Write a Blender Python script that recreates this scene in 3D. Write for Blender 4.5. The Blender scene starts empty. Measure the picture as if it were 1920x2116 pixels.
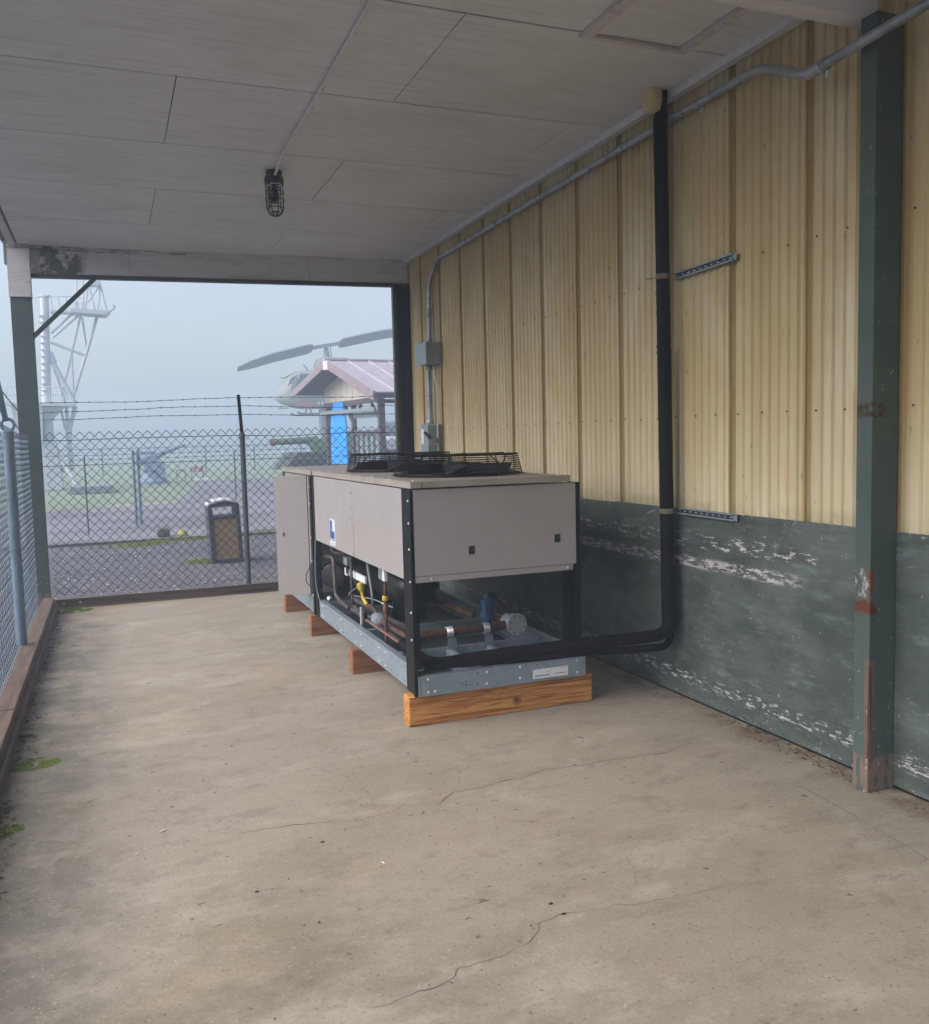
import bpy, math, random
from mathutils import Vector, Matrix, noise
random.seed(7)
R = math.radians
sc = bpy.context.scene
C = sc.collection

# ------------------------------------------------------------ camera, sky, sun, exposure
yaw, pitch, roll, fpx, eye = 0.3762, 0.0824, -0.0249, 1848.83, 1.6816
fw = Vector((math.sin(yaw)*math.cos(pitch), math.cos(yaw)*math.cos(pitch), -math.sin(pitch)))
rt = Vector((math.cos(yaw), -math.sin(yaw), 0)); up = rt.cross(fw)
r2 = rt*math.cos(roll)+up*math.sin(roll); u2 = -rt*math.sin(roll)+up*math.cos(roll)
cd = bpy.data.cameras.new('camera'); cam = bpy.data.objects.new('camera', cd); C.objects.link(cam)
m = Matrix((r2, u2, -fw)).transposed().to_4x4(); m.translation = (0, 0, eye); cam.matrix_world = m
cd.sensor_fit = 'HORIZONTAL'; cd.sensor_width = 36; cd.lens = 36*fpx/1920
cd.clip_start = .05; cd.clip_end = 2000; sc.camera = cam

SUN_EL, SUN_AZ = 40, -93      # degrees; azimuth from +Y towards +X
w = bpy.data.worlds.new('World'); sc.world = w; w.use_nodes = True
nt = w.node_tree; bg = nt.nodes['Background']
sky = nt.nodes.new('ShaderNodeTexSky'); sky.sky_type = 'NISHITA'; sky.sun_disc = False
sky.sun_elevation = R(SUN_EL); sky.sun_rotation = R(SUN_AZ); sky.dust_density = 4; sky.air_density = 1; sky.ozone_density = 1
hs = nt.nodes.new('ShaderNodeHueSaturation'); hs.inputs['Saturation'].default_value = .66
nt.links.new(sky.outputs[0], hs.inputs['Color']); nt.links.new(hs.outputs[0], bg.inputs[0])
bg.inputs[1].default_value = .138
sl = bpy.data.lights.new('sun', 'SUN'); sl.energy = 1.5; sl.angle = R(70); sl.color = (1, .985, .975)
so = bpy.data.objects.new('sun', sl); C.objects.link(so)
sd = Vector((math.sin(R(SUN_AZ))*math.cos(R(SUN_EL)), math.cos(R(SUN_AZ))*math.cos(R(SUN_EL)), math.sin(R(SUN_EL))))
so.rotation_euler = sd.to_track_quat('Z', 'Y').to_euler(); so.location = (-10, 5, 15)
vs = sc.view_settings; vs.view_transform = 'Standard'; vs.look = 'None'; vs.exposure = 0.9; vs.gamma = 1
vs.use_curve_mapping = False
sc.render.engine = 'CYCLES'; cy = sc.cycles
cy.max_bounces = 10; cy.diffuse_bounces = 6; cy.glossy_bounces = 3; cy.volume_bounces = 1; cy.transmission_bounces = 6
cy.use_denoising = True; cy.sample_clamp_indirect = 6; cy.caustics_reflective = False; cy.caustics_refractive = False

# ------------------------------------------------------------ materials
def lin(r, g, b):
    f = lambda c: (c/255/12.92) if c/255 <= .04045 else ((c/255+.055)/1.055)**2.4
    return (f(r), f(g), f(b), 1)
MATS = {}
def mat(name, col, rough=.6, metal=0, layers=(), bump=None, rnd=0, spec=.5, rlay=0, trans=0, subs=None):
    m = bpy.data.materials.new(name); m.use_nodes = True; MATS[name] = m
    nt = m.node_tree; N = nt.nodes; L = nt.links; b = N['Principled BSDF']
    b.inputs['Roughness'].default_value = rough; b.inputs['Metallic'].default_value = metal
    b.inputs['Specular IOR Level'].default_value = spec
    if trans: b.inputs['Transmission Weight'].default_value = trans
    geo = N.new('ShaderNodeNewGeometry'); pos = geo.outputs['Position']
    sep = N.new('ShaderNodeSeparateXYZ'); L.new(pos, sep.inputs[0])
    def mth(op, a, b_, cl=False):
        n = N.new('ShaderNodeMath'); n.operation = op; n.use_clamp = cl
        for i, v in enumerate((a, b_)):
            if isinstance(v, (int, float)): n.inputs[i].default_value = v
            else: L.new(v, n.inputs[i])
        return n.outputs[0]
    def nz(s, det=4, seed=0, rg=.6, dist=0):
        mp = N.new('ShaderNodeMapping'); mp.inputs['Scale'].default_value = s if isinstance(s, (tuple, list)) else (s, s, s)
        mp.inputs['Location'].default_value = (seed*3.1, seed*1.7, seed*2.3)
        L.new(pos, mp.inputs[0]); n = N.new('ShaderNodeTexNoise'); n.inputs['Scale'].default_value = 1
        n.inputs['Detail'].default_value = det; n.inputs['Roughness'].default_value = rg; n.inputs['Distortion'].default_value = dist
        L.new(mp.outputs[0], n.inputs[0]); return n.outputs[0]
    def ss(v, lo, hi, a=0, b_=1):
        n = N.new('ShaderNodeMapRange'); n.interpolation_type = 'SMOOTHSTEP'
        n.inputs[1].default_value = lo; n.inputs[2].default_value = hi; n.inputs[3].default_value = a; n.inputs[4].default_value = b_
        L.new(v, n.inputs[0]); return n.outputs[0]
    cur = None
    rgb = N.new('ShaderNodeRGB'); rgb.outputs[0].default_value = col if len(col) == 4 else (*col, 1); cur = rgb.outputs[0]
    if rnd:
        oi = N.new('ShaderNodeObjectInfo'); v = ss(oi.outputs['Random'], 0, 1, 1-rnd, 1+rnd)
        h = N.new('ShaderNodeHueSaturation'); L.new(cur, h.inputs['Color']); L.new(v, h.inputs['Value']); cur = h.outputs[0]
    for i, ly in enumerate(layers):
        mk = ss(nz(ly.get('s', 5), ly.get('det', 4), ly.get('seed', i+1), ly.get('rg', .6), ly.get('dist', 0)), ly.get('lo', .45), ly.get('hi', .6), 0, ly.get('k', .5))
        for bd in ly.get('band', ()):
            ax, lo, hi, sf = bd[:4]; co = sep.outputs[ax]
            if len(bd) > 4: co = mth('ADD', co, mth('MULTIPLY', mth('SUBTRACT', nz(bd[5], 4, 9), .5), bd[4]))
            mk = mth('MULTIPLY', mk, mth('MULTIPLY', ss(co, lo-sf, lo), ss(co, hi, hi+sf, 1, 0)))
        mx = N.new('ShaderNodeMix'); mx.data_type = 'RGBA'; L.new(mk, mx.inputs[0]); L.new(cur, mx.inputs[6])
        cc = ly['c']; mx.inputs[7].default_value = cc if len(cc) == 4 else (*cc, 1); cur = mx.outputs[2]
    L.new(cur, b.inputs['Base Color'])
    if rlay:
        v = ss(nz(6, 5, 21), .3, .7, max(.05, rough-rlay), min(1, rough+rlay)); L.new(v, b.inputs['Roughness'])
    if bump:
        s, st, ds = bump[:3]
        bp = N.new('ShaderNodeBump'); bp.inputs['Strength'].default_value = st; bp.inputs['Distance'].default_value = ds
        L.new(nz(s, 6, 33, .65), bp.inputs['Height']); L.new(bp.outputs[0], b.inputs['Normal'])
    return m
D = dict
mat('concrete', lin(157, 148, 135), .82, layers=[
    D(c=lin(142, 133, 118), s=(1.0, 1.5, 1), lo=.42, hi=.62, k=.65, det=10, rg=.72),
    D(c=lin(175, 167, 155), s=(1.5, 2.8, 1), lo=.5, hi=.66, k=.6, det=11, seed=4, rg=.74),
    D(c=lin(126, 117, 104), s=(4, 7, 1), lo=.5, hi=.64, k=.55, det=10, seed=6, rg=.8),
    D(c=lin(166, 146, 112), s=(.9, .9, 1), lo=.54, hi=.70, k=.4, seed=8, det=9, rg=.72),
    D(c=lin(168, 134, 122), s=(1.3, 1.5, 1), lo=.58, hi=.70, k=.4, seed=18, det=9, rg=.78),
    D(c=lin(100, 95, 80), s=(1.6, 2.2, 1), lo=.34, hi=.62, k=.65, seed=25, det=10, rg=.75, band=[(1, -9, 2.4, 1.6), (0, -9, .6, 1.0)]),
    D(c=lin(92, 88, 82), s=(3, 3, 1), lo=.28, hi=.6, k=.8, seed=5, det=10, rg=.74, band=[(0, -9, -.36, .5, .5, 2)]),
    D(c=lin(78, 84, 48), s=(5, 5, 1), lo=.52, hi=.66, k=.75, seed=3, det=9, rg=.7, band=[(0, -9, -.36, .3)]),
    D(c=lin(104, 86, 66), s=(4, 4, 1), lo=.35, hi=.6, k=.8, seed=2, det=9, rg=.7, band=[(0, 3.24, 9, .12, .2, 5)]),
    D(c=lin(150, 128, 98), s=(2, 5, 1), lo=.45, hi=.62, k=.6, seed=12, det=9, rg=.7, band=[(1, 9.4, 10.1, .4, .5, 2)]),
    D(c=lin(102, 93, 82), s=(52, 62, 40), lo=.57, hi=.66, k=.65, seed=7, det=6, rg=.72),
    D(c=lin(196, 188, 178), s=(75, 85, 60), lo=.6, hi=.70, k=.4, seed=9, det=5),
    D(c=lin(78, 70, 62), s=(17, 22, 17), lo=.665, hi=.70, k=.75, seed=14, det=5),
    D(c=lin(200, 192, 180), s=(8, 14, 9), lo=.66, hi=.74, k=.45, seed=16, det=8, rg=.78),
], bump=(70, .22, .008), rlay=.1)
mat('crack', lin(78, 70, 61), .9)
mat('ceiling_paint', lin(224, 225, 230), .75, rnd=.05, layers=[
    D(c=lin(184, 183, 186), s=(1.2, 20, 5), lo=.45, hi=.68, k=.4, det=8, rg=.72),
    D(c=lin(228, 226, 226), s=(3.5, 34, 5), lo=.58, hi=.7, k=.45, det=8, seed=4, rg=.7),
    D(c=lin(120, 114, 108), s=(3.0, 80, 5), lo=.67, hi=.74, k=.6, det=6, seed=6, rg=.7),
    D(c=lin(70, 64, 58), s=(40, 60, 5), lo=.72, hi=.75, k=.7, det=3, seed=16),
    D(c=lin(188, 186, 184), s=(.9, 1.1, 1), lo=.45, hi=.7, k=.4, det=9, seed=2, rg=.7)],
    bump=((3, 60, 5), .3, .008))
mat('white_board', lin(204, 200, 204), .7, layers=[
    D(c=lin(158, 152, 154), s=(2, 12, 12), lo=.48, hi=.66, k=.55, det=9, rg=.72),
    D(c=lin(60, 54, 50), s=(9, 30, 30), lo=.67, hi=.69, k=.9, det=7, seed=5, rg=.7),
    D(c=lin(48, 54, 34), s=(6, 6, 5), lo=.43, hi=.52, k=.92, det=10, seed=7, rg=.78, band=[(0, -.52, -.20, .14, .2, 8), (1, 10, 11, .1)]),
    D(c=lin(60, 54, 50), s=(3, 30, 90), lo=.5, hi=.56, k=.8, det=7, seed=11, rg=.7, band=[(2, 3.71, 9, .02), (1, 10.2, 11, .02)])], bump=((3, 30, 30), .4, .01))
mat('yellow_panel', lin(209, 198, 168), .5, rnd=.06, layers=[
    D(c=lin(180, 166, 130), s=(5, 5, .35), lo=.42, hi=.7, k=.55, det=3, rg=.5),
    D(c=lin(226, 216, 192), s=(7, 9, .6), lo=.52, hi=.7, k=.5, det=3, seed=4),
    D(c=lin(188, 164, 108), s=(3, 2.0, .8), lo=.25, hi=.6, k=.75, det=5, seed=8, band=[(2, 2.2, 9, 1.2)]),
    D(c=lin(126, 98, 64), s=(26, 34, 9), lo=.67, hi=.73, k=.6, det=4, seed=6),
    D(c=lin(204, 172, 132), s=(4, 5, 3), lo=.56, hi=.70, k=.4, det=6, seed=10),
    D(c=lin(142, 122, 84), s=(9, 9, 1.3), lo=.62, hi=.74, k=.5, det=7, seed=13, rg=.7),
    D(c=lin(150, 136, 104), s=(3, 3, 3), lo=.4, hi=.6, k=.4, det=8, seed=15, rg=.75, band=[(2, 1.15, 1.24, .06)])], bump=((6, 6, 2), .25, .01), rlay=.12)
mat('groove', lin(176, 148, 92), .6, layers=[D(c=lin(120, 92, 50), s=(10, 10, 1), lo=.4, hi=.65, k=.6)])
chips = [D(c=lin(200, 194, 200), s=(1, 15, 70), lo=.49, hi=.525, k=.9, det=8, rg=.75, seed=21, band=[(2, .865, .90, .028), (1, 3.9, 12, .35)]),
    D(c=lin(200, 194, 200), s=(1, 10, 44), lo=.55, hi=.58, k=.85, det=8, rg=.75, seed=24, band=[(2, .99, 1.045, .03), (1, 3.6, 12, .1)]),
    D(c=lin(196, 192, 196), s=(1, 11, 52), lo=.54, hi=.57, k=.85, det=8, rg=.75, seed=27, band=[(2, .12, .165, .035)]),
    D(c=lin(176, 180, 184), s=(1, 22, 40), lo=.655, hi=.68, k=.75, det=6, rg=.7, seed=29),
    D(c=lin(176, 180, 184), s=(1, 44, 14), lo=.68, hi=.70, k=.7, det=5, rg=.7, seed=35),
    D(c=lin(156, 164, 168), s=(1, 5, 90), lo=.64, hi=.69, k=.5, det=6, rg=.7, seed=45),
    D(c=lin(186, 182, 176), s=(1, 30, 60), lo=.6, hi=.63, k=.8, det=5, rg=.7, seed=31, band=[(2, -1, .03, .03)]),
    D(c=lin(180, 182, 184), s=(1, 26, 60), lo=.6, hi=.63, k=.7, det=5, rg=.7, seed=37, band=[(2, 1.19, 2, .02)])]
mat('green_plywood', lin(90, 99, 97), .5, rnd=.06, layers=[
    D(c=lin(60, 70, 70), s=(1, 1.1, 2.6), lo=.40, hi=.60, k=.85, det=9, rg=.68),
    D(c=lin(90, 102, 92), s=(1, 1.2, 2.5), lo=.5, hi=.66, k=.4, det=8, seed=3, rg=.7),
    D(c=lin(120, 134, 138), s=(1, 3, 11), lo=.52, hi=.68, k=.5, det=10, seed=5, rg=.75),
    D(c=lin(58, 66, 66), s=(1, 5, 46), lo=.53, hi=.68, k=.6, det=9, seed=6, rg=.7),
    D(c=lin(56, 62, 62), s=(1, 26, 40), lo=.62, hi=.68, k=.5, det=7, seed=16, rg=.7)] + chips,
    bump=((2, 8, 60), .2, .005), rlay=.12)
mat('green_steel', lin(76, 90, 86), .55, spec=.3, layers=[
    D(c=lin(66, 80, 80), s=3, lo=.4, hi=.65, k=.6, det=6),
    D(c=lin(180, 184, 186), s=(40, 40, 26), lo=.685, hi=.705, k=.8, det=5, seed=3),
    D(c=lin(60, 34, 24), s=(26, 26, 30), lo=.44, hi=.52, k=.95, det=8, seed=5, rg=.75, band=[(2, 1.745, 1.785, .02, .07, 24), (0, 0, 3.22, .05, .06, 22)]),
    D(c=lin(176, 172, 176), s=(26, 26, 16), lo=.46, hi=.52, k=.85, det=8, seed=8, rg=.75, band=[(2, .92, 1.02, .02, .05, 16), (0, 0, 3.178, .01)]),
    D(c=lin(96, 42, 22), s=(26, 26, 20), lo=.40, hi=.50, k=.95, det=8, seed=6, rg=.75, band=[(2, .85, .885, .02, .07, 24), (0, 0, 3.205, .02, .05, 18)]),
    D(c=lin(110, 52, 28), s=(34, 34, 14), lo=.42, hi=.52, k=.95, det=8, seed=12, band=[(2, .88, 1.05, .02), (0, 3.165, 3.19, .004, .02, 16), (1, 3.0, 3.072, .004, .02, 20)]),
    D(c=lin(112, 92, 84), s=(70, 70, 3), lo=.1, hi=.3, k=.95, det=5, seed=7, band=[(2, -1, .62, .02, .12, 10), (0, 3.158, 3.205, .003, .02, 7), (1, 3.0, 3.078, .003, .02, 7)]),
    D(c=lin(64, 50, 46), s=(160, 160, 3), lo=.5, hi=.58, k=.8, det=5, seed=17, band=[(2, -1, .60, .02, .12, 10), (0, 3.158, 3.20, .003, .02, 7), (1, 3.0, 3.074, .003, .02, 7)]),
    D(c=lin(126, 108, 98), s=(30, 30, 8), lo=.42, hi=.52, k=.85, det=7, seed=9, band=[(2, -1, .15, .03, .15, 14)]),
    D(c=lin(214, 214, 214), s=(50, 50, 22), lo=.64, hi=.67, k=.7, det=6, seed=19, band=[(2, -1, .35, .1)])],
    bump=(30, .15, .006), rlay=.1)
mat('dark_steel', lin(46, 50, 56), .5, layers=[D(c=lin(70, 76, 84), s=4, lo=.5, hi=.7, k=.4)])
mat('cabinet_paint', lin(162, 157, 157), .42, layers=[D(c=lin(150, 144, 143), s=1.5, lo=.4, hi=.7, k=.35, det=4), D(c=lin(110, 100, 92), s=(30, 30, 20), lo=.73, hi=.76, k=.4, det=3, seed=5)], rlay=.06)
mat('lid_paint', lin(160, 152, 144), .5, layers=[D(c=lin(120, 112, 102), s=3, lo=.45, hi=.7, k=.5, det=6)], rlay=.1)
mat('black_paint', lin(10, 12, 17), .45, spec=.2, layers=[D(c=lin(24, 26, 30), s=8, lo=.5, hi=.7, k=.4)])
mat('black_wire', lin(12, 12, 15), .5, spec=.2)
mat('rubber_foam', lin(8, 9, 14), .7, spec=.12, layers=[D(c=lin(28, 29, 36), s=(30, 30, 6), lo=.6, hi=.7, k=.5, det=4)], bump=(25, .2, .006))
mat('galvanised', lin(140, 154, 166), .42, metal=.25, layers=[D(c=lin(122, 137, 150), s=20, lo=.4, hi=.6, k=.5, det=3), D(c=lin(160, 170, 180), s=(2, 2, 6), lo=.5, hi=.7, k=.3, seed=4), D(c=lin(96, 104, 112), s=(12, 12, 30), lo=.62, hi=.72, k=.4, seed=8, det=6)], rlay=.1)
mat('galv_pipe', lin(164, 168, 174), .36, metal=.45, layers=[D(c=lin(110, 118, 128), s=(6, 6, 6), lo=.45, hi=.65, k=.6)], rlay=.1)
mat('zinc', lin(200, 202, 206), .35, metal=.4)
mat('copper', lin(104, 74, 60), .5, metal=.3, layers=[D(c=lin(66, 50, 42), s=12, lo=.4, hi=.62, k=.8, det=6), D(c=lin(140, 88, 60), s=9, lo=.58, hi=.7, k=.6, seed=5)])
mat('bright_copper', lin(190, 146, 128), .35, metal=.8)
mat('old_pipe', lin(96, 88, 84), .5, metal=.3, layers=[D(c=lin(58, 52, 50), s=14, lo=.45, hi=.6, k=.7)])
mat('compressor_black', lin(26, 27, 30), .5, layers=[D(c=lin(50, 52, 54), s=10, lo=.5, hi=.7, k=.5)])
mat('tank_black', lin(12, 12, 15), .3, spec=.3)
mat('blue_paint', lin(48, 86, 124), .5, layers=[D(c=lin(30, 50, 74), s=18, lo=.45, hi=.6, k=.6)])
mat('yellow_brass', lin(206, 176, 56), .42, metal=.1)
mat('alu_disc', lin(196, 199, 204), .35, metal=.35)
mat('gray_paint', lin(122, 132, 140), .5, layers=[D(c=lin(100, 110, 118), s=10, lo=.5, hi=.7, k=.4)])
mat('box_gray', lin(134, 146, 152), .42, metal=.1, layers=[D(c=lin(112, 122, 128), s=10, lo=.5, hi=.7, k=.3)])
mat('white_plastic', lin(216, 216, 214), .5)
mat('label_white', lin(222, 226, 232), .5, layers=[D(c=lin(120, 130, 146), s=(30, 30, 120), lo=.6, hi=.66, k=.6)])
mat('label_blue', lin(70, 110, 178), .45)
mat('label_navy', lin(24, 52, 86), .45)
mat('ink_dark', lin(40, 46, 60), .6)
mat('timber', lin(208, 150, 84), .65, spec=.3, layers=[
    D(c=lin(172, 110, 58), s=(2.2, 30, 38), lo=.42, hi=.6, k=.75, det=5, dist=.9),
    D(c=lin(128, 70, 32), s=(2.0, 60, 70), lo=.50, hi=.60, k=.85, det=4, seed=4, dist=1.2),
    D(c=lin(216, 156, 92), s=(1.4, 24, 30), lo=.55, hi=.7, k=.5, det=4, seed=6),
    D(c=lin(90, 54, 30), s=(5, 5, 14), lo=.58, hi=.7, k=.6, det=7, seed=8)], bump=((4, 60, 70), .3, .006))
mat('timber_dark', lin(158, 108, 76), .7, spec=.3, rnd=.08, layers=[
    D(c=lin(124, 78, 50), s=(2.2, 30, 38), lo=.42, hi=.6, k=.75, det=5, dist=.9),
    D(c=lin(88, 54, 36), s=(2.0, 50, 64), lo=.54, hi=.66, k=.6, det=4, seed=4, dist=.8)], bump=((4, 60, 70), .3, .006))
mat('knot', lin(140, 82, 42), .6, layers=[D(c=lin(60, 30, 16), s=90, lo=.4, hi=.6, k=.6)])
mat('curb_wood', lin(110, 92, 82), .8, layers=[
    D(c=lin(78, 64, 56), s=(30, 2, 30), lo=.4, hi=.62, k=.7, det=6),
    D(c=lin(134, 84, 74), s=(4, 3, 4), lo=.5, hi=.7, k=.6, det=5, seed=3),
    D(c=lin(74, 84, 50), s=(8, 5, 8), lo=.56, hi=.7, k=.6, det=7, seed=5)], bump=((20, 5, 40), .4, .01))
mat('curb_steel', lin(112, 94, 84), .6, metal=.2, layers=[
    D(c=lin(66, 54, 48), s=(2, 10, 20), lo=.4, hi=.65, k=.7, det=6),
    D(c=lin(150, 62, 62), s=(2, 3, 8), lo=.52, hi=.62, k=.7, det=5, seed=3, band=[(0, .5, 1.3, .3)])], bump=(20, .2, .008))
mat('mesh_wire', lin(12, 18, 28), .6, spec=.15)
mat('mesh_wire_near', lin(88, 106, 124), .5, metal=.2)
mat('pole_blue', lin(116, 136, 156), .5, metal=.1, layers=[D(c=lin(78, 96, 112), s=(20, 20, 4), lo=.4, hi=.62, k=.6)])
mat('pole_gray', lin(82, 92, 98), .5, metal=.3, layers=[D(c=lin(60, 68, 74), s=10, lo=.4, hi=.62, k=.6)])
mat('barb_wire', lin(76, 82, 94), .55, metal=.3)
mat('foam_cream', lin(206, 196, 150), .8, bump=(30, .6, .02))
mat('lamp_black', lin(40, 42, 44), .5, layers=[D(c=lin(90, 92, 92), s=20, lo=.55, hi=.7, k=.5)])
mat('strap', lin(150, 140, 124), .5, metal=.3)
g = mat('jar_glass', (.9, .93, .93), .08, trans=1); g.node_tree.nodes['Principled BSDF'].inputs['IOR'].default_value = 1.15
mat('bulb', lin(200, 204, 204), .4)
mat('asphalt', lin(124, 122, 130), .9, layers=[D(c=lin(80, 80, 86), s=(.4, .6, 1), lo=.4, hi=.62, k=.7, det=7), D(c=lin(140, 140, 142), s=25, lo=.6, hi=.72, k=.6, det=4, seed=4)])
mat('gravel', lin(92, 92, 100), .95, layers=[
    D(c=lin(66, 68, 78), s=(.5, .8, 1), lo=.42, hi=.62, k=.7, det=6),
    D(c=lin(124, 120, 120), s=38, lo=.56, hi=.68, k=.8, det=3, seed=4),
    D(c=lin(36, 36, 40), s=55, lo=.55, hi=.66, k=.8, det=3, seed=6),
    D(c=lin(104, 96, 68), s=(1, 2.5, 1), lo=.5, hi=.66, k=.6, det=7, seed=8, band=[(1, 10, 11.6, .8, 1, 1)])], bump=(45, .8, .03))
mat('dull_yellow', lin(150, 142, 86), .8)
mat('stone', lin(128, 124, 128), .9, layers=[D(c=lin(196, 194, 194), s=9, lo=.5, hi=.6, k=.8, det=2), D(c=lin(60, 60, 68), s=11, lo=.5, hi=.6, k=.8, det=2, seed=5)])
mat('grass_ground', lin(120, 132, 112), .95, layers=[D(c=lin(104, 128, 92), s=(.25, .5, 1), lo=.4, hi=.6, k=.7, det=7), D(c=lin(128, 134, 80), s=(1, 2, 1), lo=.55, hi=.7, k=.5, seed=4, det=6)])
mat('moss', lin(104, 118, 40), .95, layers=[D(c=lin(62, 76, 26), s=40, lo=.4, hi=.6, k=.7, det=4), D(c=lin(150, 156, 56), s=55, lo=.58, hi=.68, k=.6, seed=3)], bump=(80, .8, .02))
mat('litter', lin(104, 80, 56), .9, rnd=.2, layers=[D(c=lin(64, 48, 36), s=30, lo=.45, hi=.6, k=.7)])
mat('pale_chip', lin(214, 208, 198), .8)
mat('screw', lin(74, 62, 46), .5, metal=.3)
mat('mast_gray', lin(196, 200, 208), .6, layers=[D(c=lin(170, 176, 186), s=2, lo=.45, hi=.65, k=.5)])  # paled base colour, some of the fog's fading is painted in
mat('gun_gray', lin(140, 160, 186), .55, layers=[D(c=lin(84, 104, 130), s=5, lo=.4, hi=.6, k=.6)])
mat('heli_gray', lin(142, 150, 148), .6)  # helicopter paint made paler to add to the thin fog's fading
mat('heli_dark', lin(70, 80, 92), .35)
mat('heli_red', lin(150, 104, 108), .6)
mat('heli_blade', lin(116, 122, 138), .6)
mat('olive', lin(86, 116, 88), .7, layers=[D(c=lin(50, 66, 50), s=4, lo=.45, hi=.6, k=.6)])
mat('olive_dark', lin(52, 58, 56), .8)
mat('muzzle', lin(110, 60, 62), .7)
mat('roof_metal', lin(184, 174, 184), .45, metal=.2, layers=[D(c=lin(164, 150, 162), s=3, lo=.45, hi=.65, k=.5)])
mat('fascia', lin(138, 124, 130), .7, layers=[D(c=lin(112, 98, 108), s=(3, 3, 9), lo=.45, hi=.62, k=.6)])
mat('gable_board', lin(196, 188, 176), .7)
mat('pav_wood', lin(76, 66, 74), .75)
mat('pav_soffit', lin(92, 84, 92), .8)
mat('tarp_blue', lin(0, 150, 248), .5, layers=[D(c=lin(0, 122, 214), s=(3, 3, 2), lo=.45, hi=.6, k=.5)])
mat('white_paint', lin(214, 214, 212), .6)
mat('red_paint', lin(196, 44, 48), .6)
mat('bin_frame', lin(56, 60, 70), .5)
mat('bin_top', lin(206, 210, 216), .45)
mat('bin_panel', lin(150, 126, 98), .8, layers=[D(c=lin(110, 88, 64), s=60, lo=.45, hi=.6, k=.7, det=3), D(c=lin(184, 164, 136), s=80, lo=.6, hi=.7, k=.6, det=2, seed=4)])
mat('dark_void', lin(12, 12, 14), .8)
mat('shell', lin(150, 140, 120), .8)

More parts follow.
